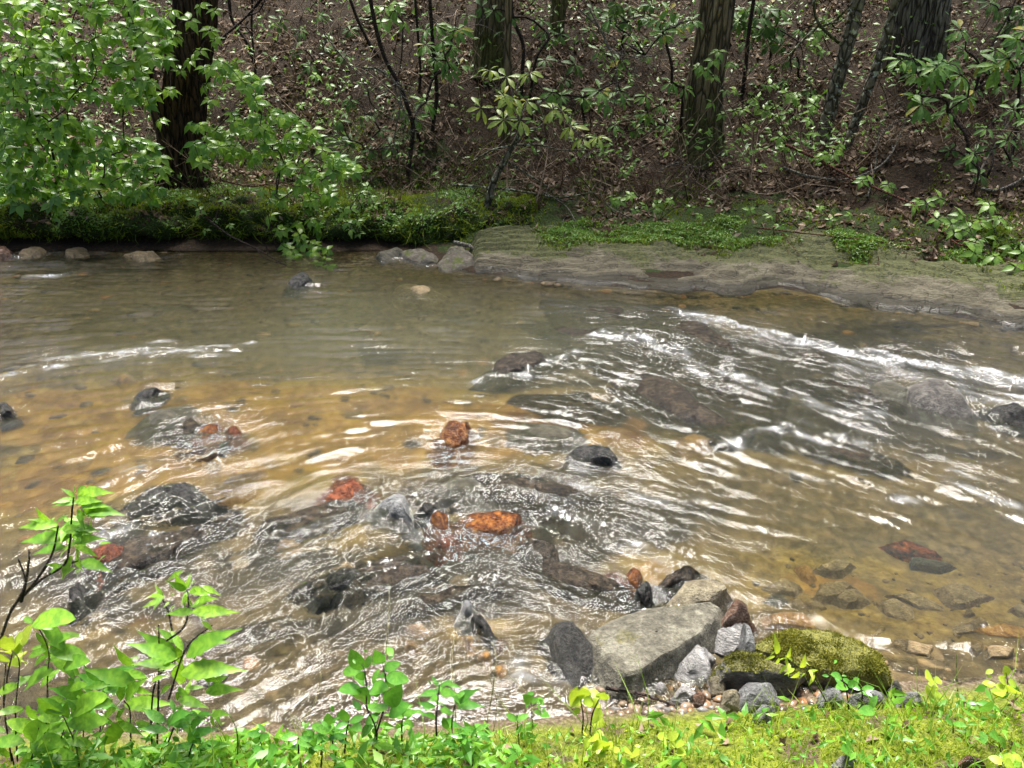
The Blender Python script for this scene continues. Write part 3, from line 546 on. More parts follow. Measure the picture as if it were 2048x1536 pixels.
# midstream
for f, s, zt, zb, m_, lab, kw in [
    ('C', '800,200 850,130 900,120 940,100 970,115 965,200 930,235 860,230', .035, -.12, 'r_orange', 'rust orange wedge of rock rising from the stream near the centre', dict(rough=.08, tilt=(.25, .15), soft=1)),
    ('C', '920,685 1000,660 1200,648 1280,662 1285,695 1250,735 1130,780 980,755', .015, -.12, 'r_orange', 'bright orange wet slab of rock, largest of the orange stones', dict(rough=.04, tilt=(.10, .08), soft=0, n=90, facets=3, dome=.1)),
    ('C', '770,700 790,650 840,660 865,700 850,745 790,735', .02, -.10, 'r_orange', 'orange lump of rock left of the bright orange slab', dict(rough=.09)),
    ('C', '410,625 500,555 590,515 615,590 650,690 560,640', .028, -.10, 'r_grey', 'pointed pale grey stone left of the orange stones', dict(rough=.04, tilt=(.2, .1), soft=1)),
    ('C', '660,640 740,612 795,605 775,640 690,655', .02, -.08, 'r_dark', 'black shard of rock right of the pointed grey stone', dict(soft=1)),
    ('C', '1560,300 1640,268 1800,282 1920,308 1890,332 1700,326', .035, -.05, 'r_dark', 'flat black stone jutting out of the rapids right of centre', dict(soft=1, rough=.05, undercut=.1)),
    ('C', '840,490 900,425 980,430 1060,510 1090,580 960,560', -.01, -.14, 'r_subdark', 'dark drowned hump of rock above the bright orange slab', dict()),
    ('C', '1100,550 1200,535 1300,550 1300,590 1180,605', .0, -.1, 'r_orange', 'drowned orange stone right of the dark hump', dict()),
    ('C', '100,570 240,450 370,440 420,490 350,560 200,610', .004, -.12, 'r_red', 'dark red rock washed over, left of the pointed grey stone', dict(rough=.09)),
    ('C', '1230,170 1400,130 1700,205 1620,260 1400,250', -.015, -.15, 'r_subdark', 'broad olive drowned rock behind the flat black stone', dict()),
    ('C', '760,830 850,780 930,800 920,850 820,880', .0, -.1, 'r_red', 'red brown drowned stone below the orange lump', dict()),
    ('D', '1390,850 1480,810 1600,820 1690,890 1745,985 1690,1010 1550,980 1400,900', .04, -.16, 'r_slate', 'large brown grey rock standing out of the rapids at the right', dict(rough=.05, tilt=(-.05, .12), n=80, soft=1)),
    ('D', '1835,945 1900,945 2000,985 2120,1010 2100,1040 1960,1010', .04, -.1, 'r_dark', 'dark ridge of rock at the right edge beyond the large brown rock', dict()),
    ('D', '1100,860 1300,830 1420,900 1350,990 1150,960', -.012, -.15, 'r_subdark', 'drowned shoulder of rock left of the large brown rock', dict()),
    ('E', '750,1110 900,1020 1000,970 1085,970 1080,1040 900,1130 780,1140', -.012, -.12, 'r_subdark', 'long olive stone under the golden water at left', dict(rough=.03)),
    ('E', '985,1110 1100,1050 1200,1030 1250,1050 1150,1115 1050,1145', .01, -.12, 'r_rib', 'dark brown wet stone touching the olive stone at left', dict()),
    ('E', '1130,1130 1250,1070 1310,1080 1300,1120 1200,1160', .006, -.1, 'r_orange', 'orange stone at the right end of the dark brown one', dict()),
    ('E', '1310,1110 1360,1090 1420,1130 1370,1165', .004, -.1, 'r_red', 'small red stone just right of the orange one at left', dict()),
    ('E', '790,920 870,870 970,860 930,900 830,940', .01, -.1, 'r_dark', 'small black stone in the golden shallows at left', dict()),
    ('E', '680,850 740,835 790,860 730,890', -.03, -.1, 'r_suborange', 'ochre stone under water left of the small black stone', dict()),
    ('E', '-10,970 55,958 70,990 10,1010', .03, -.1, 'r_dark', 'black stone cut by the left picture edge', dict()),
    ('E', '760,1490 900,1440 1100,1445 1330,1500 1100,1530 860,1520', .012, -.15, 'r_dark', 'black drowned ledge under the white riffle at left', dict()),
    ('E', '1180,1420 1270,1370 1480,1340 1540,1350 1430,1450 1300,1490', -.02, -.15, 'r_suborange', 'sandy drowned slab between the black ledge and the red rock', dict()),
    ('E', '1050,1200 1200,1165 1400,1170 1450,1190 1300,1230 1120,1230', .0, -.12, 'r_dark', 'black drowned rock below the orange stone at left', dict()),
    ('F', '340,290 430,245 520,270 600,325 560,370 380,370', -.03, -.15, 'r_sub', 'wide drowned rock in the far shallows, left of the ledge', dict()),
    ('G', '450,505 560,460 720,420 870,315 865,365 720,440 560,500', .012, -.12, 'r_dark', 'black slanting ridge of rock above the foreground plants', dict(rough=.04)),
    ('G', '1385,600 1420,560 1445,570 1440,620 1400,625', .02, -.08, 'r_grey', 'small grey stone standing in the sun glitter', dict()),
    ('G', '1430,625 1470,640 1580,730 1540,740 1460,680', .012, -.08, 'r_dark', 'black crooked stone right of the glittering water', dict()),
    ('G', '1400,775 1440,770 1470,830 1430,840', -.012, -.08, 'r_suborange', 'upper of two ochre cobbles left of the dark boulder', dict(name='cobble')),
    ('G', '1490,860 1530,840 1560,900 1520,930', -.01, -.08, 'r_suborange', 'middle ochre cobble of the row left of the dark boulder', dict(name='cobble')),
    ('G', '1580,790 1620,780 1640,840 1600,860', -.008, -.08, 'r_brown', 'brown cobble close to the left side of the dark boulder', dict(name='cobble')),
    ('G', '1580,950 1630,930 1650,990 1600,1000', -.008, -.08, 'r_suborange', 'lowest ochre cobble left of the dark boulder', dict(name='cobble')),
    ('G', '1060,800 1110,790 1120,840 1070,850', -.03, -.09, 'r_suborange', 'ochre cobble under water above the centre plants', dict(name='cobble')),
    ('G', '1080,720 1150,705 1190,740 1120,765', -.03, -.09, 'r_suborange', 'larger ochre cobble drowned above the centre plants', dict(name='cobble')),
    ('G', '300,220 380,200 430,250 350,270', -.012, -.1, 'r_suborange', 'ochre stone under the broken water at lower left', dict()),
    ('A', '150,175 260,150 330,240 480,350 430,370 290,290', .0, -.12, 'r_rib', 'dark slanting rock rib below the bright orange slab', dict()),
    ('A', '800,410 855,345 890,420 845,500', .015, -.1, 'r_orange', 'orange stone in the rapids above the big flat stone', dict()),
    ('A', '850,515 900,485 950,510 910,550', .025, -.08, 'r_dark', 'round black stone just above the big flat stone', dict(soft=3, dome=.5)),
    ('A', '650,420 760,400 780,470 700,490', -.008, -.1, 'r_red', 'red brown drowned stone left of the orange stone in the rapids', dict()),
    ('A', '960,440 1060,400 1180,370 1240,365 1150,420 1020,460', .02, -.1, 'r_rib', 'thin dark rock lip behind the low tan rock', dict()),
    ('H', '480,410 560,370 630,390 600,450 520,475', .02, -.1, 'r_red', 'red brown wet stone beside the tall foreground shrub', dict()),
    ('H', '340,640 400,600 440,590 420,670 360,690', .015, -.08, 'r_dark', 'dark upright stone behind the dead leaf of the foreground shrub', dict()),
    ('D', '60,1180 130,1150 210,1180 190,1240 90,1240', -.008, -.1, 'r_suborange', 'ochre stone at the low end of the long brown rock rib', dict()),
    ('F', '1390,930 1470,900 1540,960 1500,1010 1400,980', -.012, -.12, 'r_suborange', 'ochre drowned rock left of the long brown rock rib', dict()),
    ]:
    stone(f, T(s), zt, zb, m_, lab, group=GM, **{**dict(soft=1, rough=.06, n=56), **kw})
# far edge
for f, s, zt, zb, m_, lab in [
    ('E', '1660,262 1740,212 1820,182 1812,222 1720,270', .025, -.1, 'r_dark', 'black stone standing alone in the far shallows'),
    ('E', '-20,45 70,45 95,65 40,95 -20,110', .03, -.1, 'r_brown', 'brown rock at the left end of the far waterline'),
    ('E', '100,80 180,42 260,52 280,90 180,110', .012, -.1, 'r_sub', 'low grey brown rock second from the left under the bank'),
    ('E', '350,85 420,38 500,52 515,92 430,105', .012, -.1, 'r_sub', 'rounded grey rock third from the left under the bank'),
    ('E', '700,100 850,60 980,75 940,105 800,120', .01, -.1, 'r_sub', 'flat mud coloured rock below the hanging shrub'),
    ('F', '170,110 230,60 330,35 390,40 300,95 200,118', .03, -.08, 'r_subdark', 'dark flat rock left of the two mossy waterline rocks'),
    ('F', '350,70 420,42 560,60 570,105 380,105', .04, -.1, 'r_slab', 'low mossy rock with a flat top under the sapling'),
    ('F', '580,70 640,25 760,60 820,110 700,138 600,122', .06, -.1, 'r_slab', 'taller mossy rock at the left end of the bedrock shelf')]:
    stone(f, T(s), zt, zb, m_, lab, group=GF, soft=1, rough=.06)
# bedrock ribs
stone('F', T('640,775 760,790 900,735 1100,665 1280,598 1400,592 1380,640 1200,690 1000,770 860,815'), .012, -.2, 'r_rib', 'dark broken rock ledge that the current spills over at centre', 'rock_ledge', 'ledge', soft=0, rough=.07, n=120, dome=.1)
stone('N', T('1185,700 1240,705 1348,770 1400,800 1468,835 1529,863 1470,874 1416,860 1348,822 1250,760'), .012, -.2, 'r_rib', 'long brown slanting rock rib across the rapids', 'rock_rib', 'rock rib', soft=1, rough=.03, n=110, dome=.1)
stone('N', T('1290,600 1350,624 1420,655 1510,702 1490,716 1400,685 1320,648 1270,615'), .014, -.2, 'r_rib', 'dark rock rib beside the brightest white water', 'rock_rib', 'rock rib', soft=1, rough=.04, n=100, dome=.1)
stone('N', T('1090,585 1200,590 1290,620 1330,660 1240,660 1130,625'), -.012, -.2, 'r_rib', 'drowned bedrock sill below the bedrock shelf', 'rock_rib', 'rock rib', soft=1, rough=.04, n=90, dome=.08)

for f, s_, zt, lab in [('N', '1080,655 1150,640 1260,665 1340,700 1300,712 1190,690', .004, 'dark low rock rib upstream of the long brown rib'), ('N', '1560,745 1700,760 1850,800 1800,815 1650,790', -.012, 'drowned dark rib right of the long brown rib'),
        ('N', '1040,790 1160,785 1290,815 1240,838 1100,822', -.012, 'drowned dark rib below the broken rock ledge'), ('N', '880,955 960,945 1090,950 1180,985 1090,995 960,980', .004, 'black layered rib above the bright orange slab'),
        ('N', '520,1040 640,1010 745,960 760,975 660,1040 560,1065', .004, 'dark layered rib sloping down left from the dark red rock'), ('N', '600,1165 700,1120 860,1110 940,1120 850,1150 720,1180', .003, 'dark layered rib above the centre foreground plants'),
        ('N', '150,1120 260,1070 380,1060 480,1020 500,1035 380,1090 240,1140', .003, 'dark layered rib beside the tall foreground shrub'), ('N', '1060,1110 1160,1130 1250,1170 1220,1190 1110,1160', .006, 'dark layered rib left of the orange stone in the rapids'),
        ('N', '760,1195 880,1170 990,1165 900,1200 800,1215', .003, 'thin dark rib crossing the sun glitter'), ('N', '1600,870 1720,880 1830,930 1760,935 1640,905', -.008, 'drowned rib below the large brown grey rock')]:
    stone(f, T(s_), zt, -.14, 'r_rib', lab, 'rock_rib', 'rock rib', 'rock ribs of the stream bed', soft=1, rough=.035, n=90, dome=.05, strata=.012, facets=4)
stone('N', T('1090,600 1290,612 1420,660 1510,705 1570,770 1540,868 1416,866 1300,805 1200,735 1130,690'), -.03, -.2, 'r_rib', 'wide drowned bedrock sheet under the rapids right of centre', 'bedrock_sheet', 'bedrock', soft=1, rough=.02, n=120, dome=.03, strata=.01, facets=0)
# bedrock shelf on the right
sx = np.linspace(at_z(925, 545)[0] - .02, at_z(2300, 690)[0] + .6, 260); st = np.linspace(-.22, 1.25, 90)
SX = np.repeat(sx[None], len(st), 0); cut = n2(sx, sx * 0, 2.2, 5, 30.) * .24
SYb = far_shore(sx) + cut; SY = SYb[None] + st[:, None] * np.interp(sx, [sx[0], sx[0] + .5, sx[0] + 1.2, sx[-1]], [.25, .6, 1, 1])[None]
g = (st[:, None] - 0)
SZ = np.where(g < 0, g * .9, .022 + .16 * g) + .11 * n2(SX + SY * .5, SY * 1.6, 1.5, 4, 11.) * sst(0, .3, g) + .03 * n2(SX * .6 + SY * .8, SY * 3, 4, 3, 2.) * sst(0, .1, g)
SLH = .026
lay = np.floor((SZ + .03 * n2(SX, SY, 2.3, 2, 5.)) / SLH); fr_l = (SZ / SLH) - np.floor(SZ / SLH)
SZ = np.where(g > 0, lay * SLH + SLH * sst(.6, 1.0, ((SZ + .03 * n2(SX, SY, 2.3, 2, 5.)) / SLH) % 1.0), SZ) + .006 * n2(SX, SY, 16, 2, 3.)
SZ = SZ - .25 * sst(sx[0] + .15, sx[0] - .02, SX)
SV = np.stack([SX, SY, SZ], -1).reshape(-1, 3); SF = grid_faces(len(st), len(sx))
o0 = np.array([SV[:, 0].mean(), SV[:, 1].mean(), 0])
tag(mobj('bedrock_shelf', mk_mesh('bedrock_shelf', SV - o0, SF, M['shelf'], True, {'up': np.broadcast_to(sst(.15, .85, g), SX.shape).ravel(), 'wet': (1 - sst(.0, .075, SZ)).ravel()}), None, o0), 'sloping tan bedrock shelf with moss along the far right shore', 'bedrock')
ST = q2t(SF)
def tuft_d(c, n_):
    g_ = c[:, 1] - far_shore(c[:, 0]); return sst(.35, .8, g_) * sst(.08, .3, n2(c[:, 0], c[:, 1], 1.5, 3, 41.) + .25 * sst(.5, 1.1, g_)) * (c[:, 2] > .02)
n = 16000; P, Nn = tri_sample(SV, ST, n, tuft_d); D = np.array([0, 0, .8]) + rnd_dirs(n) * .6; D /= np.linalg.norm(D, axis=1)[:, None]
stuff('shelf_moss', 'olive moss and short tufts growing on the bedrock shelf', 'moss', blades(P, D, rng.uniform(.012, .04, n), rng.uniform(.004, .008, n), np.clip(.55 + .25 * rng.normal(size=n), .05, .97)), M['moss_far'])
n = 7000; P, Nn = tri_sample(SV, ST, n, lambda c, k: tuft_d(c, k) ** 2); D = np.array([0, -.3, .8]) + rnd_dirs(n) * .6; D /= np.linalg.norm(D, axis=1)[:, None]
stuff('shelf_herbs', 'small bright herbs sprouting from the mossy bedrock shelf', 'herbs', flat_leaves(P + np.array([0, 0, .02]), D, rng.uniform(.02, .05, n), rng.uniform(.007, .015, n), rng.random(n)), M['leaf_sprig'])
# gravel
def pebbles(name, label, n, gen, mat, smin, smax):
    J = Join(); th = np.linspace(0, 2 * np.pi, 7, endpoint=False)
    for _ in range(n):
        x, y = gen(); s = R(smin, smax); z = gz(x, y); e = R(.5, .9); a0 = R(0, 6.28); V = []
        for rr, zz in ((1, -.3), (1.05, .1), (.75, .5), (.05, .6)):
            q = np.column_stack([np.cos(th) * rr * s, np.sin(th) * rr * s * e, np.full(7, zz * s * .8)]) * (1 + rng.normal(size=(7, 1)) * .1); V.append(q)
        V = np.vstack(V); c_, s_ = math.cos(a0), math.sin(a0); V = V @ np.array([[c_, s_, 0], [-s_, c_, 0], [0, 0, 1]]) + np.array([x, y, z])
        J.add(V, grid_faces(4, 7, True), R(0, 1))
    return tag(mobj(name, J.mesh(name, mat)), label, 'gravel', kind='stuff')
def m_peb():
    m = Mat('pebbles'); r = m.attr('rnd'); o = m.obj()
    c = m.ramp(r, [(0, (.04, .035, .028)), (.25, (.13, .085, .05)), (.5, (.20, .15, .10)), (.7, (.24, .12, .05)), (.85, (.30, .28, .25)), (1, (.08, .075, .07))])
    c = m.mix(.5, c, m.mix(1.0, c, m.ramp(m.noise(o, 60, 4, .7), [(.3, (.4, .4, .4)), (.7, (1.5, 1.5, 1.5))]), 'MULTIPLY')); return m.out(m.pbr(c, .3, None, .5))
M['peb'] = m_peb()
def m_peb2():
    m = Mat('silted_pebbles'); r = m.attr('rnd'); o = m.obj()
    c = m.ramp(r, [(0, (.03, .024, .015)), (.4, (.09, .062, .03)), (.7, (.14, .10, .05)), (.92, (.20, .13, .05)), (1, (.22, .09, .02))])
    c = m.mix(.5, c, m.mix(1.0, c, m.ramp(m.noise(o, 60, 4, .7), [(.3, (.4, .4, .4)), (.7, (1.5, 1.5, 1.5))]), 'MULTIPLY')); return m.out(m.pbr(c, .7, None, .3))
M['peb2'] = m_peb2()
def gen_a():
    p = at_z(R(1180, 1760), R(1345, 1420), .03); return p[0], p[1]
pebbles('shore_gravel', 'small wet pebbles filling the gaps between the near stones', 300, gen_a, M['peb'], .006, .02)
def gen_b():
    x = R(-4.5, 4.5); y = R(1.7, 6.2)
    while x > .5 and y < 2.6: x = R(-4.5, 4.5); y = R(1.7, 6.2)
    return x, min(max(y, near_shore(x) + .05), far_shore(x) - .1)
pebbles('bed_cobbles', 'cobbles and gravel scattered over the stream bed under water', 900, gen_b, M['peb2'], .012, .05)
def gen_c():
    p = at_z(R(1500, 2100), R(1110, 1400), -.05); return p[0], p[1]
pebbles('shallow_gravel', 'gravel on the bed of the clear shallows at right', 90, gen_c, M['peb2'], .006, .016)

# ------------------------------------------------------------------ water
CELL = .015
wx = np.arange(-5.4, 5.4 + CELL / 2, CELL); wy = np.arange(.9, 7.35, CELL); NX, NY = len(wx), len(wy)
WX, WY = np.meshgrid(wx, wy)
flow_px = [((100, 740), (260, 722)), ((500, 660), (640, 655)), ((900, 640), (1020, 645)), ((250, 560), (380, 562)), ((400, 960), (520, 925)), ((400, 1220), (520, 1165)), ((150, 1150), (260, 1105)),
           ((700, 1150), (820, 1110)), ((600, 1330), (700, 1275)), ((800, 1000), (900, 985)), ((1200, 800), (1320, 845)), ((1500, 760), (1640, 800)), ((1400, 650), (1600, 690)), ((1800, 720), (1960, 752)),
           ((1700, 1000), (1830, 1050)), ((1900, 930), (2000, 965)), ((1250, 1000), (1370, 1040)), ((1100, 1100), (1200, 1150)), ((1500, 1080), (1640, 1110)), ((1700, 1250), (1800, 1262)), ((1000, 900), (1100, 915)), ((560, 800), (700, 790))]
A = []; 
for a, b in flow_px:
    p, q = at_z(*a), at_z(*b); A.append((*((p + q) / 2)[:2], math.atan2(q[1] - p[1], q[0] - p[0])))
A = np.array(A); cxs = sum(np.cos(t[2]) / ((WX - t[0]) ** 2 + (WY - t[1]) ** 2 + .04) ** 1.5 for t in A)
sns = sum(np.sin(t[2]) / ((WX - t[0]) ** 2 + (WY - t[1]) ** 2 + .04) ** 1.5 for t in A)
l_ = np.hypot(cxs, sns); FX, FY = cxs / l_, sns / l_
fx = np.fft.fftfreq(NX, CELL)[None]; fy = np.fft.fftfreq(NY, CELL)[:, None]; kk = np.hypot(fx, fy)
def band(lam, wid, seed):                       # noise of about one wavelength
    w = np.random.default_rng(seed).normal(size=(NY, NX)); s = np.fft.ifft2(np.fft.fft2(w) * np.exp(-((kk - 1 / lam) / (wid / lam)) ** 2)).real
    return s / s.std()
def bil(a, I, J):
    I = np.clip(I, 0, NX - 1.001); J = np.clip(J, 0, NY - 1.001); i = I.astype(int); j = J.astype(int); u = I - i; v = J - j
    return (a[j, i] * (1 - u) + a[j, i + 1] * u) * (1 - v) + (a[j + 1, i] * (1 - u) + a[j + 1, i + 1] * u) * v
II, JJ = np.meshgrid(np.arange(NX, dtype=float), np.arange(NY, dtype=float))
def lic(a, half, step):                         # draw noise out along the current
    out = a.copy()
    for sg in (1, -1):
        I, J = II.copy(), JJ.copy()
        for k in range(half):
            vx, vy = bil(FX, I, J), bil(FY, I, J); I = I + sg * step * vx; J = J + sg * step * vy; out = out + bil(a, I, J)
    return out / out.std()
s1 = lic(band(.20, .5, 1), 7, 2.0); s2 = lic(band(.10, .5, 2), 5, 1.5); s3 = lic(band(.06, .5, 3), 3, 1.3); s4 = band(.05, .5, 4); s5 = band(.5, .6, 5)
cal = lambda pts: np.clip(gauss(WX, WY, pts), 0, 1)
CALM = [(1850, 1270, .55, .26, 1.), (1600, 1180, .25, .15, .6), (700, 560, 1.6, .5, .75), (800, 660, .8, .45, .45), (1550, 625, .9, .22, .9), (1900, 1190, .5, .2, .5), (350, 850, .7, .3, .35), (1000, 560, .8, .3, .7), (250, 520, 2., .25, .7)]
ROUGH = [(600, 1100, .8, .3, .8), (300, 1250, .7, .3, .8), (1150, 1050, .6, .25, .9), (1500, 800, .9, .35, .5), (1900, 960, .7, .3, .6), (1350, 720, .7, .3, .6), (1800, 730, .9, .22, .6), (250, 730, .9, .2, .5), (380, 950, .4, .15, .8), (750, 1330, .6, .3, .6), (1200, 930, .5, .15, .6), (100, 560, .8, .15, .5)]
amp = np.clip(.46 + .62 * cal(ROUGH) - .55 * cal(CALM), .10, 1.4) * (1 - .22 * sst(3.2, 4.6, WY) * sst(1.2, .2, WX))
for cx_, cy_, sz_, zt_ in STONES:
    amp = amp + (.45 if zt_ > 0 else .25) * np.exp(-((WX - cx_ - .3 * sz_) ** 2 + (WY - cy_) ** 2) / (2 * (.9 * sz_) ** 2))
amp = np.clip(amp, .08, 1.5)
mod = np.clip(.85 + .40 * s5, .25, 1.8)
hi = np.clip(amp, .2, 1.3)
WZ = amp * mod * (.0036 * s1 + .0042 * s2 + hi * .0038 * s3 + hi * .0017 * s4)
for cx_, cy_, sz_, zt_ in STONES:               # water heaps up against a stone and dips behind it
    i_ = min(max(int((cx_ - wx[0]) / CELL), 0), NX - 1); j_ = min(max(int((cy_ - wy[0]) / CELL), 0), NY - 1); ux, uy = FX[j_, i_], FY[j_, i_]
    if zt_ > 0:
        for sg, a_ in ((-.65, .012), (.7, -.012)): WZ = WZ + a_ * np.exp(-((WX - cx_ - sg * sz_ * ux) ** 2 + (WY - cy_ - sg * sz_ * uy) ** 2) / (2 * (.35 * sz_) ** 2))
# bulges where the current rides over stones and ledges
for px, py, r, a in [(330, 975, .20, .035), (480, 985, .16, .03), (700, 975, .14, .03), (1480, 885, .16, .035), (1000, 950, .12, .02), (1230, 872, .07, .035), (140, 720, .5, .03), (1200, 690, .35, .02), (1420, 660, .3, .03), (960, 1200, .06, .02), (640, 1100, .15, .02), (330, 890, .22, .02)]:
    c = at_z(px, py); WZ = WZ + a * np.exp(-((WX - c[0]) ** 2 + ((WY - c[1]) * 1.8) ** 2) / (2 * r * r))
FOAM = [([(1368, 628), (1450, 655), (1600, 690), (1750, 712), (1900, 740), (2060, 765)], .075, 1.0), ([(1215, 672), (1290, 692), (1400, 730), (1480, 765)], .06, .8), ([(1450, 745), (1620, 800), (1750, 850)], .09, .5),
        ([(-20, 770), (90, 735), (240, 712), (420, 700)], .08, .6), ([(1440, 905), (1500, 872), (1570, 860), (1680, 880)], .035, .75), ([(975, 765), (1050, 742), (1150, 708)], .03, .85),
        ([(380, 725), (460, 705), (520, 692)], .03, .55), ([(230, 960), (330, 935), (430, 920)], .06, .45), ([(1900, 950), (1960, 985), (2060, 1040)], .06, .5), ([(60, 555), (120, 548)], .05, .5), ([(1500, 930), (1700, 960), (1850, 1010)], .05, .35),
        ([(1140, 1040), (1260, 1080), (1330, 1120)], .08, .35), ([(1100, 930), (1250, 985), (1400, 1000)], .05, .35), ([(220, 1060), (330, 1080)], .05, .5), ([(1080, 1370), (1150, 1345)], .03, .6), ([(800, 1080), (980, 1090)], .03, .3), ([(1700, 725), (1850, 765), (2060, 815)], .10, .5), ([(1560, 840), (1760, 900)], .06, .25)]
foam = np.zeros_like(WX); b1, b2 = band(.35, .6, 31), band(.35, .6, 32); UX, UY = WX + .035 * b1, WY + .035 * b2
for pts, w, a in FOAM:
    Q = np.array([at_z(*p)[:2] for p in pts]); d = np.full(WX.shape, 9.0)
    for p, q in zip(Q[:-1], Q[1:]):
        e = q - p; t = np.clip(((UX - p[0]) * e[0] + (UY - p[1]) * e[1]) / (e @ e), 0, 1); d = np.minimum(d, np.hypot(UX - p[0] - t * e[0], UY - p[1] - t * e[1]))
    foam = np.maximum(foam, a * np.exp(-(d / w) ** 2))
for cx_, cy_, sz_, zt_ in STONES:
    if zt_ > .005 and cy_ > 1.9:
        i_ = min(max(int((cx_ - wx[0]) / CELL), 0), NX - 1); j_ = min(max(int((cy_ - wy[0]) / CELL), 0), NY - 1); ux, uy = FX[j_, i_], FY[j_, i_]
        al = (WX - cx_) * ux + (WY - cy_) * uy; ac = (WY - cy_) * ux - (WX - cx_) * uy
        foam = np.maximum(foam, .22 * np.exp(-((al - .8 * sz_) / (.45 * sz_)) ** 2 - (ac / (.3 * sz_)) ** 2))
WZ = WZ + foam * (.016 + .008 * s3)
fl = lic(band(.045, .6, 21), 4, 1.2)
fl2 = lic(band(.11, .7, 22), 6, 1.6)
foam = np.clip((foam * .9 + .20 * fl + .40 * fl2 - .42) * (foam > .04) * np.clip(foam * 3, 0, 1), 0, 1) + np.clip((fl - 2.4) * .3, 0, .3) * np.clip(amp - .5, 0, 1)
depth = np.clip(WZ - ground_h(WX, WY), 0, 1)
def ext(a):                                     # carry the stream on past the part in view
    k = np.arange(0, 200, 8); return np.hstack([a[:, 1 + k][:, ::-1], a, a[:, NX - 2 - k]])
ek = 1.0 * (1.14 ** np.arange(1, 26)); xs = np.concatenate([wx[0] - np.cumsum(ek)[::-1] * .3, wx, wx[-1] + np.cumsum(ek) * .3])
WXX = np.repeat(xs[None], NY, 0); WYY = np.repeat(wy[:, None], len(xs), 1); WYY = WYY + np.interp(WXX, [-40, -6, 6, 40], [.3, 0, 0, -.4])
def m_water():
    m = Mat('stream_water'); p = m.pos()
    n1 = m.noise(m.vscale(p, (1, 1.6, 1)), 36, 3, .6, .6); n2_ = m.noise(m.vscale(p, (1, 1.5, 1)), 90, 2, .5, .4)
    h = m.math('ADD', n1, m.math('MULTIPLY', n2_, .35))
    nb = m.bump(h, m.math('MULTIPLY', m.attr('rough'), .65), .010)
    fr_ = m.n('Fresnel', {'IOR': 1.335, 'Normal': nb}).outputs[0]
    gl = m.n('BsdfGlossy', {'Color': (1, 1, 1), 'Roughness': .03, 'Normal': nb}).outputs[0]
    tint = (.93, .95, .86)
    tr = m.n('BsdfTransparent', {'Color': tint}).outputs[0]; rf = m.n('BsdfRefraction', {'Color': tint, 'Roughness': 0.0, 'IOR': 1.333, 'Normal': nb}).outputs[0]
    below = rf
    k = m.math('ADD', m.math('MULTIPLY', m.attr('depth'), .55), m.math('MULTIPLY', m.step(m.attr('depth'), .10, .30), .13), True)
    below = m.mixs(k, below, m.n('BsdfDiffuse', {'Color': (.15, .155, .095)}).outputs[0])
    sh = m.mixs(fr_, below, gl)
    fm = m.math('MULTIPLY', m.attr('foam'), m.step(m.noise(p, 60, 5, .75, .5), .25, .75), True)
    sh = m.mixs(m.math('MULTIPLY', fm, .85), sh, m.pbr((.78, .80, .80), .5, nb))
    return m.out(sh)
M['water'] = m_water()
tag(mobj('stream_water', mk_mesh('stream_water', np.stack([WXX, WYY, ext(WZ)], -1).reshape(-1, 3), grid_faces(NY, len(xs)), M['water'], True,
    {'foam': ext(np.clip((foam + np.roll(foam, 1, 0) + np.roll(foam, 1, 1) + np.roll(foam, -1, 0) + np.roll(foam, -1, 1)) / 5, 0, 1)).ravel(), 'depth': ext(depth).ravel(), 'rough': ext(np.clip(amp, .1, 1.2)).ravel()})), kind='structure')

# ------------------------------------------------------------------ leaves
def leaf_mesh(name, mat, wfun, ns=6, fold=.12, droop=.18, wave=0.0, tooth=0.0):
    t = np.linspace(0, 1, ns + 1); V = []; A_ = []
    for k, x in enumerate(t):
        w = max(wfun(x), .004) * (1 + (tooth if k % 2 else -tooth) if 0 < k < ns else 1); z = -droop * x * x + .03 * math.sin(x * 3); wz = wave * math.sin(k * 2.1)
        V += [(x, -w, z + fold * w + wz), (x, 0, z), (x, w, z + fold * w - wz)]; A_ += [.55 * (k % 2), 1, .55 * (k % 2)]
    F = []
    for k in range(ns):
        a = 3 * k; F += [(a, a + 3, a + 4, a + 1), (a + 1, a + 4, a + 5, a + 2)]
    return mk_mesh(name, V, np.array(F), mat, True, {'rib': A_})
acum = lambda w: (lambda x: w * (math.sin(math.pi * min(x * 1.12, 1) ** .8) ** .9 if x < .85 else .16 * (1 - x) / .15 * 1.6))
oblong = lambda w: (lambda x: w * (math.sin(math.pi * x ** 1.25) ** .7) * (.25 + .75 * min(1, x * 2.2)))
oval = lambda w: (lambda x: w * math.sin(math.pi * x) ** .65)
lance = lambda w: (lambda x: w * math.sin(math.pi * x ** .75) ** 1.1)
LM = {}
def lm(key, mat, fn, **k): LM[key] = leaf_mesh('leaf_' + key, M[mat], fn, **k)
lm('shrub', 'leaf_shrub', acum(.25), ns=6, fold=.25, droop=.22)
lm('sprig', 'leaf_sprig', acum(.24), ns=5, fold=.25, droop=.2)
lm('rhodo', 'leaf_rhodo', oblong(.15), ns=6, fold=.3, droop=.15)
lm('rhodo_pale', 'leaf_rhodo_pale', oblong(.16), ns=6, fold=.3, droop=.18)
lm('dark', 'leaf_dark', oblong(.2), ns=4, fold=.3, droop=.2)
lm('herb', 'leaf_herb', acum(.155), ns=14, fold=.22, droop=.2, wave=.012, tooth=.07)
lm('herb_wide', 'leaf_herb', oval(.20), ns=12, fold=.2, droop=.2, wave=.012, tooth=.03)
lm('gloss', 'leaf_gloss', oval(.25), ns=8, fold=.25, droop=.18)
lm('gloss_herb', 'leaf_gloss', acum(.165), ns=12, fold=.22, droop=.22, tooth=.05)
lm('lime', 'leaf_lime', oval(.36), ns=6, fold=.15, droop=.12)
lm('lime_lance', 'leaf_lime', lance(.13), ns=6, fold=.2, droop=.35)
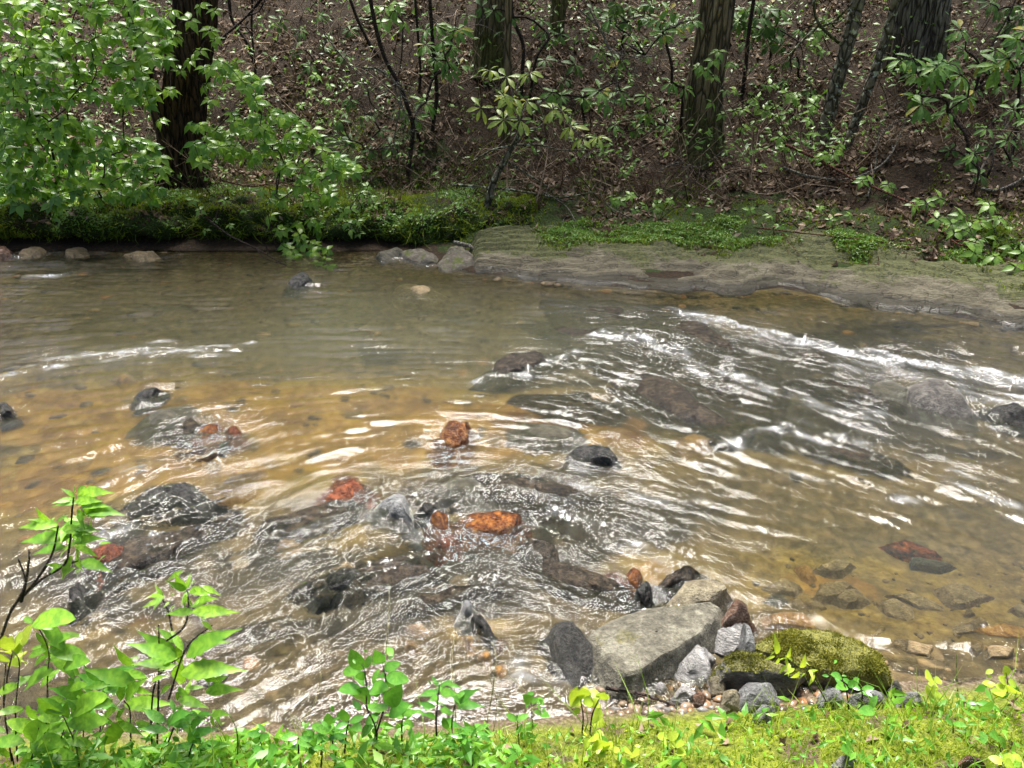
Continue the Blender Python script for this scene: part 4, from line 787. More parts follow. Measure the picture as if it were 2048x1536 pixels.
def put_leaf(par, key, pos, d, up, s, ws=1.0):
    d = Vector(d).normalized(); up = Vector(up); y = up.cross(d)
    if y.length < 1e-4: y = Vector((1, 0, 0)).cross(d)
    y.normalize(); z = d.cross(y)
    o = bpy.data.objects.new('leaf', LM[key]); COL.objects.link(o); o.parent = par
    b = Vector(pos) - par.location
    m = Matrix(((d.x * s, y.x * s * ws, z.x * s, b.x), (d.y * s, y.y * s * ws, z.y * s, b.y), (d.z * s, y.z * s * ws, z.z * s, b.z), (0, 0, 0, 1)))
    o.matrix_local = m; return o
def whorl(par, key, c, n, s, axis, droop=(.1, .5), young=0):
    ax = Vector(axis).normalized(); u = ax.orthogonal().normalized(); v = ax.cross(u); a0 = R(0, 6.28)
    for k in range(n):
        a = a0 + 6.283 * k / n + R(-.25, .25); dr = R(*droop)
        d = (u * math.cos(a) + v * math.sin(a)) * math.cos(dr) - Vector((0, 0, 1)) * math.sin(dr) * .8 - ax * math.sin(dr) * .3
        put_leaf(par, key, Vector(c) + d * s * .08, d, ax + Vector((R(-.2, .2), R(-.2, .2), R(-.1, .2))), s * R(.75, 1.15), R(.85, 1.15))
def mst(root, pts):
    nodes = [np.asarray(root, float)]; rest = [np.asarray(p, float) for p in pts]; E = []; dep = [0.0]
    while rest:
        b = None
        for i, p in enumerate(rest):
            d = [np.linalg.norm(p - q) + .35 * dep[j] for j, q in enumerate(nodes)]; j = int(np.argmin(d))
            if b is None or d[j] < b[0]: b = (d[j], i, j)
        _, i, j = b; E.append((j, len(nodes))); dep.append(dep[j] + np.linalg.norm(rest[i] - nodes[j])); nodes.append(rest.pop(i))
    return nodes, E
def twig_part(par, root, pts, r0, r1, mat, name='branches', wig=.06):
    nodes, E = mst(root, pts); J = Join(); kids = {}
    for a, b in E: kids.setdefault(a, []).append(b)
    def cnt(k): return 1 + sum(cnt(q) for q in kids.get(k, []))
    tot = cnt(0)
    for a, b in E:
        p, q = nodes[a], nodes[b]; L = np.linalg.norm(q - p); md = (p + q) / 2 + rng.normal(size=3) * L * wig * 2 + np.array([0, 0, L * .08])
        ra = r1 + (r0 - r1) * (cnt(b) / tot) ** .6; rb = r1 + (r0 - r1) * (max(cnt(b) - 1, 0) / tot) ** .6
        J.add(*tube(smooth_path([p, md, q], 6), np.linspace(ra, rb, 6), 5))
    o = mobj(name, J.mesh(name, mat), par); o.location = -par.location; return o
CAMAX = lambda: (R(-.45, .45), R(-.9, -.35), R(.55, 1.0))
def leafy(name, label, cat, root, cl, Y, key, nl, s, twig='twig_dark', r0=.012, r1=.0018, group=None, cap=300, sub=None, droop=(.05, .55), jit=.25, rng_s=(.8, 1.15)):
    e = empty(name, tuple(root), label, cat, group); pts = []; cnt = 0
    for c in cl:
        f, x, y = c[:3]; yy = (c[3] if len(c) > 3 else Y) + R(-jit, jit)
        pts.append(at_f(*fr(f, x, y), yy, .12))
    twig_part(e, root, pts, r0, r1, M[twig])
    J = Join()
    for p in pts:
        k = random.randint(*nl)
        if cnt + k <= cap: whorl(e, key, p, k, s * R(*rng_s), CAMAX(), droop); cnt += k
        else:
            ax = Vector(CAMAX()).normalized(); base = LM[key]; V0 = np.array([v.co[:] for v in base.vertices]); F0 = np.array([tuple(q.vertices) for q in base.polygons]); u = ax.orthogonal().normalized(); v = ax.cross(u)
            for q in range(k):
                a = 6.283 * q / k + R(-.3, .3); dr = R(*droop); d = (u * math.cos(a) + v * math.sin(a)) * math.cos(dr) - Vector((0, 0, 1)) * math.sin(dr); d.normalize(); yv = ax.cross(d).normalized(); zv = d.cross(yv); sc_ = s * R(.7, 1.1)
                J.add((V0 * sc_) @ np.array([d[:], yv[:], zv[:]]) + p - np.array(root), F0, R(0, 1))
    if J.n: tag(mobj('foliage', J.mesh('foliage', LM[key].materials[0]), e), kind='stuff')
    return e

# ------------------------------------------------------------------ trees
def tree(label, f, path, Yb, r0, r1, mat, flare=.5, lean=0.0, crown=True, sides=40, seg=90, ridge=.05, ch=(5.5, 9), cn=560, name='tree', group='tree trunks on the far slope', crn=1.6, ridge_f=7):
    W0 = [at_y(*fr(f, x, y), Yb + (lean * k)) for k, (x, y) in enumerate(path)]
    b = W0[-1].copy(); b[2] = gz(b[0], b[1]); W0 = W0[::-1]; W0[0] = b - np.array([0, 0, .08])
    d = W0[-1] - W0[-2]; d = d / np.linalg.norm(d); top = W0[-1]; H_ = 6.0 if crown else 2.2
    for k in range(1, 4):
        top = top + d * H_ / 3 * np.array([.5, .5, 1]); W0.append(top)
    Lc = np.r_[0, np.cumsum(np.linalg.norm(np.diff(W0, axis=0), axis=1))]
    tt = np.concatenate([np.linspace(0, min(3.2, Lc[-1] * .5), seg), np.linspace(min(3.2, Lc[-1] * .5), Lc[-1], 14)[1:]])
    Pth = np.stack([np.interp(tt, Lc, np.array(W0)[:, i]) for i in range(3)], -1)
    for _ in range(3): Pth[1:-1] = (Pth[:-2] + 2 * Pth[1:-1] + Pth[2:]) / 4
    rr = r0 * np.interp(tt, [0, 3, Lc[-1]], [1, .9 if crown else r1 / r0, .25]) if crown else np.interp(tt, [0, Lc[-1]], [r0, r1])
    rr = rr * (1 + flare * np.exp(-tt / (r0 * 1.6 + .05)))
    V, F = tube(Pth, rr, sides); ang = np.tile(np.linspace(0, 2 * np.pi, sides, endpoint=False), len(tt)); tv = np.repeat(tt, sides)
    cen = np.repeat(Pth, sides, 0); out = V - cen
    nzv = fbm(np.stack([np.cos(ang) * ridge_f / 2.2, np.sin(ang) * ridge_f / 2.2, tv * 2.2 / max(r0, .05) * .12], -1) + r0 * 50, 3)
    rd = -np.abs(perlin(np.stack([np.cos(ang) * ridge_f, np.sin(ang) * ridge_f, tv * .5 / max(r0, .05) * .35], -1) + 5)) * 1.8 + .25
    root = flare * .35 * np.exp(-tv / (r0 * 1.4 + .05)) * np.maximum(0, np.cos(ang * 4 + 1.0) + .3)
    V = cen + out * (1 + (nzv * .12 + rd * ridge * 2.2 + root)[:, None])
    e = empty(name, tuple(b), label, 'tree', group)
    mobj('trunk', mk_mesh('trunk', V - b, F, M[mat]), e)
    if crown:
        J = Join(); tp = Pth[-1]
        cz = np.array([tp[0], tp[1], b[2]]); lm_ = []
        for k in range(7):
            a = R(0, 6.28); L = R(.7, 1.1) * crn; s0 = np.array([np.interp(R(.55, .95) * Lc[-1], Lc, np.array(W0)[:, i]) for i in range(3)])
            e1 = s0 + np.array([math.cos(a) * L, math.sin(a) * L, R(.3, 1.2)]); lm_.append(e1)
            J.add(*tube(smooth_path([s0, (s0 + e1) / 2 + np.array([0, 0, -.1]), e1], 6), np.linspace(r0 * .3, .02, 6), 6))
        q = mobj('limbs', J.mesh('limbs', M[mat]), e); q.location = -e.location
        cc = np.array(lm_ + [tp])[rng.integers(0, len(lm_) + 1, cn)] + rng.normal(size=(cn, 3)) * np.array([.75, .75, .5]) * crn * .55
        D_ = rnd_dirs(cn); D_[:, 2] = abs(D_[:, 2]) + .2; D_ /= np.linalg.norm(D_, axis=1)[:, None]
        V, F, a_ = flat_leaves(cc, D_, rng.uniform(.12, .3, cn), rng.uniform(.08, .2, cn), rng.random(cn))
        tag(mobj('crown', mk_mesh('crown', V - b, F, M['leaf_canopy'], False, {'rnd': a_}), e), kind='stuff')
    return e
tree('huge furrowed grey trunk at the upper right, widest of all', 'N', [(1845, -40), (1835, 60), (1820, 160), (1808, 240)], 8.8, .265, .25, 'bark', .25, sides=110, seg=130, ridge=.10, ridge_f=11, cn=800)
tree('straight ridged trunk with flared mossy foot, right of centre', 'N', [(1440, -40), (1428, 60), (1408, 180), (1398, 300)], 8.05, .165, .15, 'bark_moss', .75, sides=80, seg=120, ridge=.07, ridge_f=9)
tree('straight grey trunk with mossy left foot, behind the pale sapling', 'N', [(988, -40), (985, 60), (983, 130), (980, 215)], 9.0, .17, .15, 'bark_moss', .4, sides=80, seg=120, ridge=.07, ridge_f=9)
tree('slim pole trunk touching the right side of the centre trunk', 'N', [(1018, -40), (1016, 80), (1012, 190), (1010, 290)], 8.1, .035, .03, 'bark_moss', .3, crown=False, sides=20)
tree('dim mid sized trunk up the slope between centre trunk and ridged trunk', 'N', [(1122, -40), (1117, 20), (1108, 90), (1104, 150)], 9.7, .085, .07, 'bark_moss', .3, cn=600, sides=40)
tree('dark stringy red brown trunk behind the left shrub', 'N', [(395, -40), (385, 80), (368, 200), (352, 340)], 7.75, .19, .17, 'bark_red', .5, sides=90, seg=130, ridge=.14, ridge_f=10)
tree('second dark stem leaning left from the red brown trunk', 'N', [(255, -40), (270, 60), (300, 160), (345, 300)], 7.6, .07, .05, 'bark_red', .3, crown=False, sides=30, ridge=.1)
tree('lichen spotted trunk leaning right, left one of the leaning pair', 'N', [(1725, -40), (1702, 60), (1672, 170), (1650, 260), (1640, 325)], 7.75, .066, .055, 'bark_lichen', .25, crown=False, sides=30, ridge=.05)
tree('thinner lichen spotted trunk of the leaning pair, before the huge trunk', 'N', [(1800, -40), (1782, 40), (1755, 130), (1720, 220), (1688, 290)], 7.7, .045, .035, 'bark_lichen', .25, crown=False, sides=24, ridge=.05)
for lab, path, Yb, r in [('thin red brown sapling stem right of the left dark trunk', [(455, -30), (462, 40), (498, 90), (512, 125)], 8.9, .018), ('straight thin dark stem above the hanging shrub', [(505, -30), (503, 60), (508, 130)], 8.8, .012), ('slender dark stem beside the ridged trunk', [(1512, -30), (1498, 60), (1490, 150), (1478, 230)], 8.7, .022),
                         ('crooked black stem curling right of the slim pole', [(1020, -30), (1025, 40), (1048, 85), (1045, 140), (1040, 185)], 8.4, .02), ('dark stem at upper left of the centre trunk', [(690, -30), (715, 40), (740, 90), (770, 150)], 9.0, .018),
                         ('thin upright dark stem left of the centre trunk', [(828, -30), (835, 60), (842, 150), (838, 240)], 8.6, .014), ('dark crooked stem foot between moss mounds left of centre', [(752, 60), (770, 120), (800, 170), (828, 250), (812, 325)], 7.7, .022), ('thin dark sapling trunk beyond the left of the pale sapling', [(868, 120), (875, 190), (866, 250), (862, 290)], 8.1, .02)]:
    tree(lab, 'N', path, Yb, r, r * .7, 'twig_dark', .1, crown=False, sides=10, seg=40, ridge=.02, name='sapling_stem', group='thin stems on the far slope')

# ------------------------------------------------------------------ shrubs of the far bank
def inpoly(x, y, P):
    c = False; j = len(P) - 1
    for i in range(len(P)):
        if (P[i][1] > y) != (P[j][1] > y) and x < (P[j][0] - P[i][0]) * (y - P[i][1]) / (P[j][1] - P[i][1]) + P[i][0]: c = not c
        j = i
    return c
def fill(polys, n, md):
    out = []
    for P, k in polys:
        xs_ = [p[0] for p in P]; ys_ = [p[1] for p in P]; t = 0; mine = 0
        while mine < k and t < 6000:
            t += 1; x, y = R(min(xs_), max(xs_)), R(min(ys_), max(ys_))
            if inpoly(x, y, P) and all((x - a) ** 2 + ((y - b) * 1.3) ** 2 > md * md for _, a, b in out): out.append(('N', x, y)); mine += 1
    return out
lc = fill([(T('-40,-30 250,-30 340,50 340,120 300,150 180,120 90,150 -40,140'), 120), (T('-40,140 90,150 230,140 310,165 320,215 240,215 140,200 60,240 -40,230'), 55), (T('-40,260 60,230 160,240 250,270 320,300 330,350 200,330 60,330 -40,330'), 85), (T('-40,340 120,330 220,340 330,375 300,405 200,395 130,450 90,450 -40,420'), 85)], 0, 16)
rt = on_ground(210, 400); rt[1] = 7.1; rt[2] = gz(rt[0], 7.1)
leafy('broadleaf_shrub', 'large bright green shrub with drooping pointed leaves filling the upper left', 'shrub', rt, lc, 6.75, 'shrub', (5, 8), .112, group='leafy shrubs of the far bank', r0=.02)
hc = [('N', *p) for p in T('400,250 430,262 452,150 482,160 500,190 522,203 540,230 562,242 592,255 470,292 500,302 532,272 402,325 440,292 562,285 602,285 625,258 645,300 685,322 572,332 600,372 642,362 684,348 622,402 582,440 540,432 640,440 600,470 582,500 630,490 650,520 420,140 430,300 520,250 610,330 650,400 560,400 470,240 410,285 520,160 690,330 560,460 620,440 500,260 545,300')]
hc = hc + [('N', *p) for p in T('600,450 620,465 575,475 555,445 640,465 605,490 590,512 625,505 655,500 570,495 635,530 660,540 545,460')]
hc = hc + [(f, x + R(-26, 26), y + R(-18, 18)) for f, x, y in hc if y < 460] + [(f, x + R(-22, 22), y + R(-18, 18)) for f, x, y in hc if y < 420]
rt = on_ground(500, 330); rt[1] = 7.15; rt[2] = gz(rt[0], 7.15)
leafy('broadleaf_shrub', 'shrub hanging over the water right of the dark trunk, leaves trailing to the surface', 'shrub', rt, hc, 6.7, 'shrub', (5, 8), .10, group='leafy shrubs of the far bank', r0=.014)
rt = on_ground(400, 130); leafy('broadleaf_shrub', 'leafy twigs hanging in front of the dark red trunk', 'shrub', rt, [('N', *p) for p in T('345,20 380,40 420,60 350,70 400,100 440,130 330,110 430,20 470,125 400,10 360,140 410,170 340,180 300,200 320,240 430,80 380,120 450,170 420,200 330,60')], 7.2, 'shrub', (5, 7), .10, group='leafy shrubs of the far bank', r0=.01)
rt = on_ground(790, 180); leafy('broadleaf_shrub', 'small bright leaved twigs at the top edge left of centre', 'shrub', rt, [('J', *p) for p in T('260,40 320,60 240,130 370,130 330,20 200,30 290,100')], 8.2, 'sprig', (4, 6), .12, group='leafy shrubs of the far bank', r0=.008)

# rhododendrons
def rhodo(label, f, cl, Y, key, root, stem=None, s=.13, nl=(7, 10), r0=.016, **k):
    return leafy('rhododendron', label, 'rhododendron', root, [(f, *c) for c in T(cl)], Y, key, nl, s, 'twig_dark', r0, .004, 'rhododendrons of the far bank', droop=(-.1, .75), jit=.15, **k)
b = on_ground(970, 425); Ys = b[1]
e = leafy('rhododendron', 'pale yellow green rhododendron sapling on a slanting mossy stem', 'rhododendron', at_y(1040, 262, Ys), [('J', *c) for c in T('875,410 975,450 1110,425 960,560 990,600 1090,590 825,630 960,700 1055,700 1245,640 1300,650 1350,740 1415,810 1510,800 1010,570')], Ys - .05, 'rhodo_pale', (6, 8), .125, 'twig_pale', .010, .004, 'rhododendrons of the far bank', droop=(-.1, .7), jit=.2)
J = Join(); sp = smooth_path([b - np.array([0, 0, .05]), at_y(985, 370, Ys), at_y(1010, 320, Ys), at_y(1030, 285, Ys), at_y(1040, 262, Ys)], 24); J.add(*tube(sp, np.linspace(.034, .018, 24), 10))
for q in ([(1028, 290), (1080, 290), (1120, 300), (1175, 300)], [(1028, 290), (985, 300), (950, 320), (930, 332)], [(1010, 320), (1050, 345), (1090, 370), (1098, 385), (1040, 375)]):
    pth = smooth_path([at_y(x, y, Ys + .05 * i) for i, (x, y) in enumerate(q)], 14); J.add(*tube(pth, np.linspace(.011, .005, 14), 6))
st_ = mobj('stem', J.mesh('stem', M['bark_lichen']), e); st_.location = -e.location
rhodo('green rhododendron clusters right of the pale sapling', 'J', '1290,560 1420,570 1520,530 1560,590 1640,530 1790,560 1800,660 1240,540', 7.7, 'rhodo', on_ground(1180, 300))
rhodo('rhododendron left of the centre trunk with a few yellowing leaves', 'J', '500,260 600,240 560,350 620,350 640,400 690,170 560,150 430,690 370,640 500,600 620,180 650,280', 8.0, 'rhodo', on_ground(845, 290))
rhodo('rhododendron sprays hanging left of the ridged trunk', 'J', '1880,110 1890,190 1960,160 2010,140 1940,480 2010,510 2060,120 1930,60', 7.75, 'rhodo', on_ground(1330, 290))
rhodo('big leaved dark glossy rhododendron in front of the huge trunk', 'K', '1400,340 1600,370 1420,430 1510,450 1420,560 1640,590 1720,570 1680,440 1330,350 1450,610 1540,390 1600,650', 7.0, 'rhodo', on_ground(1935, 330), s=.145, nl=(9, 12))
rhodo('dark rhododendron cut by the right picture edge', 'K', '1960,340 2010,230 2020,400 1900,380 2060,300 2060,180', 7.0, 'rhodo', on_ground(2020, 330), s=.15, nl=(9, 11))
rhodo('low rhododendron shoots on a pale stem near the right edge', 'K', '1990,640 1830,750 1950,820 2060,700 1760,900', 6.6, 'rhodo', on_ground(1945, 395), s=.10, nl=(6, 8), r0=.01)
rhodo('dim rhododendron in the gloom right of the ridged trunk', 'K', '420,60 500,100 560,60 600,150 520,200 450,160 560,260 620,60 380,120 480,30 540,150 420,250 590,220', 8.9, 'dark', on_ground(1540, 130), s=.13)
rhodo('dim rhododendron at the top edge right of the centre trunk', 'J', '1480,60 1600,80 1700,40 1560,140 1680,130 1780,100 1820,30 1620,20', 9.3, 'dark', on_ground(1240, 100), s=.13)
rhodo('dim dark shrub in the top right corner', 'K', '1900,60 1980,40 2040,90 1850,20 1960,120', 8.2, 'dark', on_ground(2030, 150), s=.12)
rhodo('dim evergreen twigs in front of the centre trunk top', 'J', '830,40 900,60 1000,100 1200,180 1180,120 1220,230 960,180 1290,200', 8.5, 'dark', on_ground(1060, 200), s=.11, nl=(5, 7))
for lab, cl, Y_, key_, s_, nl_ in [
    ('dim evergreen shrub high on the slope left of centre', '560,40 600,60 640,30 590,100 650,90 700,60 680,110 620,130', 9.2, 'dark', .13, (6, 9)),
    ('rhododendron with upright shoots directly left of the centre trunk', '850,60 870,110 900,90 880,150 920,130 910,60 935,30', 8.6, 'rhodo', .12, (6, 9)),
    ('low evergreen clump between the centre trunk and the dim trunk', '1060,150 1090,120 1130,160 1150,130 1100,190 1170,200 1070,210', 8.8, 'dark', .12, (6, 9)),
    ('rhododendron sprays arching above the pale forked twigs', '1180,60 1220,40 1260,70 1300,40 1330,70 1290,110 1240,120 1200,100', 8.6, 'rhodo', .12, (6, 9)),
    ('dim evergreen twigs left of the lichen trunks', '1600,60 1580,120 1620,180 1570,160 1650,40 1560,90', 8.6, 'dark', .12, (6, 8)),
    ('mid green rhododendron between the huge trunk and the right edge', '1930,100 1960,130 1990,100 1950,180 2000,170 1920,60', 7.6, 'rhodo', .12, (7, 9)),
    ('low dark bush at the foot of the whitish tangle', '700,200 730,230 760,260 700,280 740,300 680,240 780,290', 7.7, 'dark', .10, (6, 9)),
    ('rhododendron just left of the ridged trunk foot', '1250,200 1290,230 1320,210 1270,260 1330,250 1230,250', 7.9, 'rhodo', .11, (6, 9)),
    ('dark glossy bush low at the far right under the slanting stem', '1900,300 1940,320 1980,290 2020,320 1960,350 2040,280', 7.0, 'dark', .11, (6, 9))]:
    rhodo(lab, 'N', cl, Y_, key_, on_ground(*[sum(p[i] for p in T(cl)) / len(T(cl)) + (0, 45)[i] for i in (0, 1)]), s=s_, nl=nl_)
# thin leaved sprigs
def sprig(label, f, cl, Y, root, s=.085, nl=(4, 6), key='sprig', **k):
    return leafy('leafy_sapling', label, 'sapling', root, [(f, *c) for c in T(cl)], Y, key, nl, s, 'twig_dark', .006, .0016, 'leafy saplings of the far bank', jit=.08, **k)
sprig('small leaved bush behind the top of the hanging shrub', 'N', '620,180 650,200 680,220 640,240 600,210 660,170 630,150', 8.0, on_ground(640, 280), s=.08)
sprig('light leaved shrub right of the ridged trunk foot', 'N', '1470,180 1510,200 1540,170 1560,230 1500,250 1590,200 1530,220', 8.1, on_ground(1530, 280), s=.09)
sprig('bright sprigs on the mossy bank right of the pale sapling', 'N', '1230,400 1260,390 1290,410 1340,400 1380,415 1420,400 1320,380 1400,430 1270,420', 6.5, on_ground(1320, 440), s=.06)
sprig('bright sprigs on the bank above the middle of the bedrock shelf', 'N', '1500,420 1540,430 1580,415 1620,430 1660,440 1700,430 1560,450 1640,415', 6.2, on_ground(1600, 460), s=.055)
sprig('sapling with light green leaf sprays before the ridged trunk', 'K', '230,350 330,370 180,410 230,450 300,530 220,600 280,670 350,650 400,640 480,620 660,540 690,570 720,550 400,740 140,390 260,300', 7.6, on_ground(1445, 300))
sprig('upright sapling left of the leaning lichen trunks', 'K', '620,800 650,860 800,650 810,780 820,610 840,560 790,700', 7.3, on_ground(1625, 330))
sprig('little leafy shoot at the foot of the leaning lichen trunks', 'K', '880,900 930,900 960,870 830,920 920,950', 7.0, on_ground(1660, 345))
sprig('leafy bush by the water at the far right', 'K', '1690,1260 1730,1330 1640,1360 1770,1400 1900,1280 1870,1340 1850,1200 1900,1400 1980,1450 1760,1480 1880,1500 1980,1350 2040,1480 2050,1400 1540,1280 1620,1310 1790,1300 2000,1560', 5.9, on_ground(1990, 530), s=.10)
sprig('pale leaved shoots along the red fallen branch', 'K', '1430,1170 1560,1160 1480,1190 1400,1200 1820,1180', 6.3, on_ground(1850, 450))
sprig('two small leaf rosettes halfway along the red fallen branch', 'K', '1100,1060 1250,1080 1130,1040 1270,1110', 6.75, on_ground(1745, 390), s=.075)
sprig('spray of narrow leaves behind the lichen trunks', 'K', '830,220 850,180 820,270 860,300 800,240', 8.3, on_ground(1630, 140), s=.08)
sprig('small leafy sapling among twigs right of the pale sapling', 'J', '1600,1150 1640,1180 1860,1190 1840,1220 1660,1010 1700,980', 7.0, on_ground(1245, 420), s=.07)
sprig('small leaved shoots at the left end of the mossy tongue', 'J', '60,1220 100,1290 40,1300 160,1090 120,1130 200,1200 180,1150 60,1340 20,1240 110,1360', 6.55, on_ground(715, 440), s=.065)
sprig('trailing small leaved stems below the bank left of centre', 'N', '400,420 430,440 460,450 410,460 520,380 540,400 490,420 450,400 385,400', 6.5, on_ground(460, 420), s=.06)
sprig('pale sprig growing at the left picture edge among the shrub', 'N', '10,240 30,250 20,290 40,150 15,330', 7.2, on_ground(40, 330), s=.09)

J = Join()
for _ in range(2300):
    x = R(-5.2, 5.6); y = 7.0 + 4.2 * R(0, 1) ** 1.3; z = gz(x, y); L = R(.15, .6) * (2.0 if R(0, 1) < .25 else 1); a = R(0, 6.28); p0 = np.array([x, y, z]); d = np.array([math.cos(a) * R(.3, 1), math.sin(a) * .6, R(.15, 1.0)]); d /= np.linalg.norm(d)
    p1 = p0 + d * L * .5 + rng.normal(size=3) * L * .1; p2 = p0 + d * L + np.array([R(-.1, .1), R(-.1, .1), R(-.15, .05)]); tn = R(.1, .5) if R(0, 1) < .4 else R(.75, .98); r_ = R(.002, .006)
    pth = smooth_path([p0, p1, p2], 7); J.add(*tube(pth, np.linspace(r_, r_ * .4, 7), 4), tn)
    for _ in range(3):
        i = random.randint(2, 5); d2 = d + rng.normal(size=3) * .8; d2 /= np.linalg.norm(d2); J.add(*tube(smooth_path([pth[i], pth[i] + d2 * L * .2, pth[i] + d2 * L * .38 + rng.normal(size=3) * .02], 4), np.linspace(r_ * .6, r_ * .25, 4), 3), tn)
UP = []; UN = []
for _ in range(620):
    x = R(-5.2, 5.6); y = R(7.0, 11.2); z = gz(x, y); h_ = R(.1, .5)
    for _ in range(random.randint(5, 16)): UP.append((x + random.gauss(0, .12), y + random.gauss(0, .1), z + h_ + random.gauss(0, .07)))
UP = np.array(UP); n = len(UP); D = np.array([0, -.5, .8]) + rnd_dirs(n) * .5; D /= np.linalg.norm(D, axis=1)[:, None]; LL = rng.uniform(.03, .09, n)
stuff('undergrowth', 'dim small leaved undergrowth scattered over the slope', 'undergrowth', flat_leaves(UP, D, LL, LL * .4, rng.random(n)), M['leaf_sprig'])
tag(mobj('brushwood', J.mesh('brushwood', M['litter'])), 'tangle of fine dead brushwood all over the slope', 'brushwood', kind='stuff')
# ------------------------------------------------------------------ dead branches
def branch(label, pts, Y, r0, r1, mat, dY=0.0, subs=0, name='dead_branch', cat='branch', f='N', sl=.35, floor=True):
    n = max(10, len(pts) * 5); W_ = [at_f(*fr(f, x, y), Y + dY * i / max(1, len(pts) - 1), .03 + r0) for i, (x, y) in enumerate(pts)]
    P = smooth_path(W_, n) + np.cumsum(rng.normal(size=(n, 3)) * r0 * .12, 0); J = Join(); b = P[0].copy(); J.add(*tube(P, np.linspace(r0, r1, n), 7))
    for _ in range(subs):
        k = random.randint(2, n - 2); t = P[min(k + 1, n - 1)] - P[k - 1]; t /= np.linalg.norm(t); d = t * .6 + np.array([R(-1, 1), R(-.5, .3), R(-.6, .9)]); d /= np.linalg.norm(d); L = R(.4, 1) * sl
        m_ = P[k] + d * L * .5 + rng.normal(size=3) * L * .1; q = P[k] + d * L + rng.normal(size=3) * L * .15
        sp_ = smooth_path([P[k], m_, q], 7); rk = max(r1, (r0 + (r1 - r0) * k / n) * .55); J.add(*tube(sp_, np.linspace(rk, r1 * .5, 7), 5))
        for _ in range(2):
            i = random.randint(2, 5); d2 = d + rng.normal(size=3) * .7; d2 /= np.linalg.norm(d2); J.add(*tube(smooth_path([sp_[i], sp_[i] + d2 * L * .25 + rng.normal(size=3) * L * .04, sp_[i] + d2 * L * .45], 5), np.linspace(rk * .6, r1 * .4, 5), 4))
    return tag(mobj(name, mk_mesh(name, np.vstack(J.V) - b, np.vstack(J.F), M[mat], True, {'rnd': np.zeros(J.n)}), None, tuple(b)), label, cat, 'branches on the far bank')
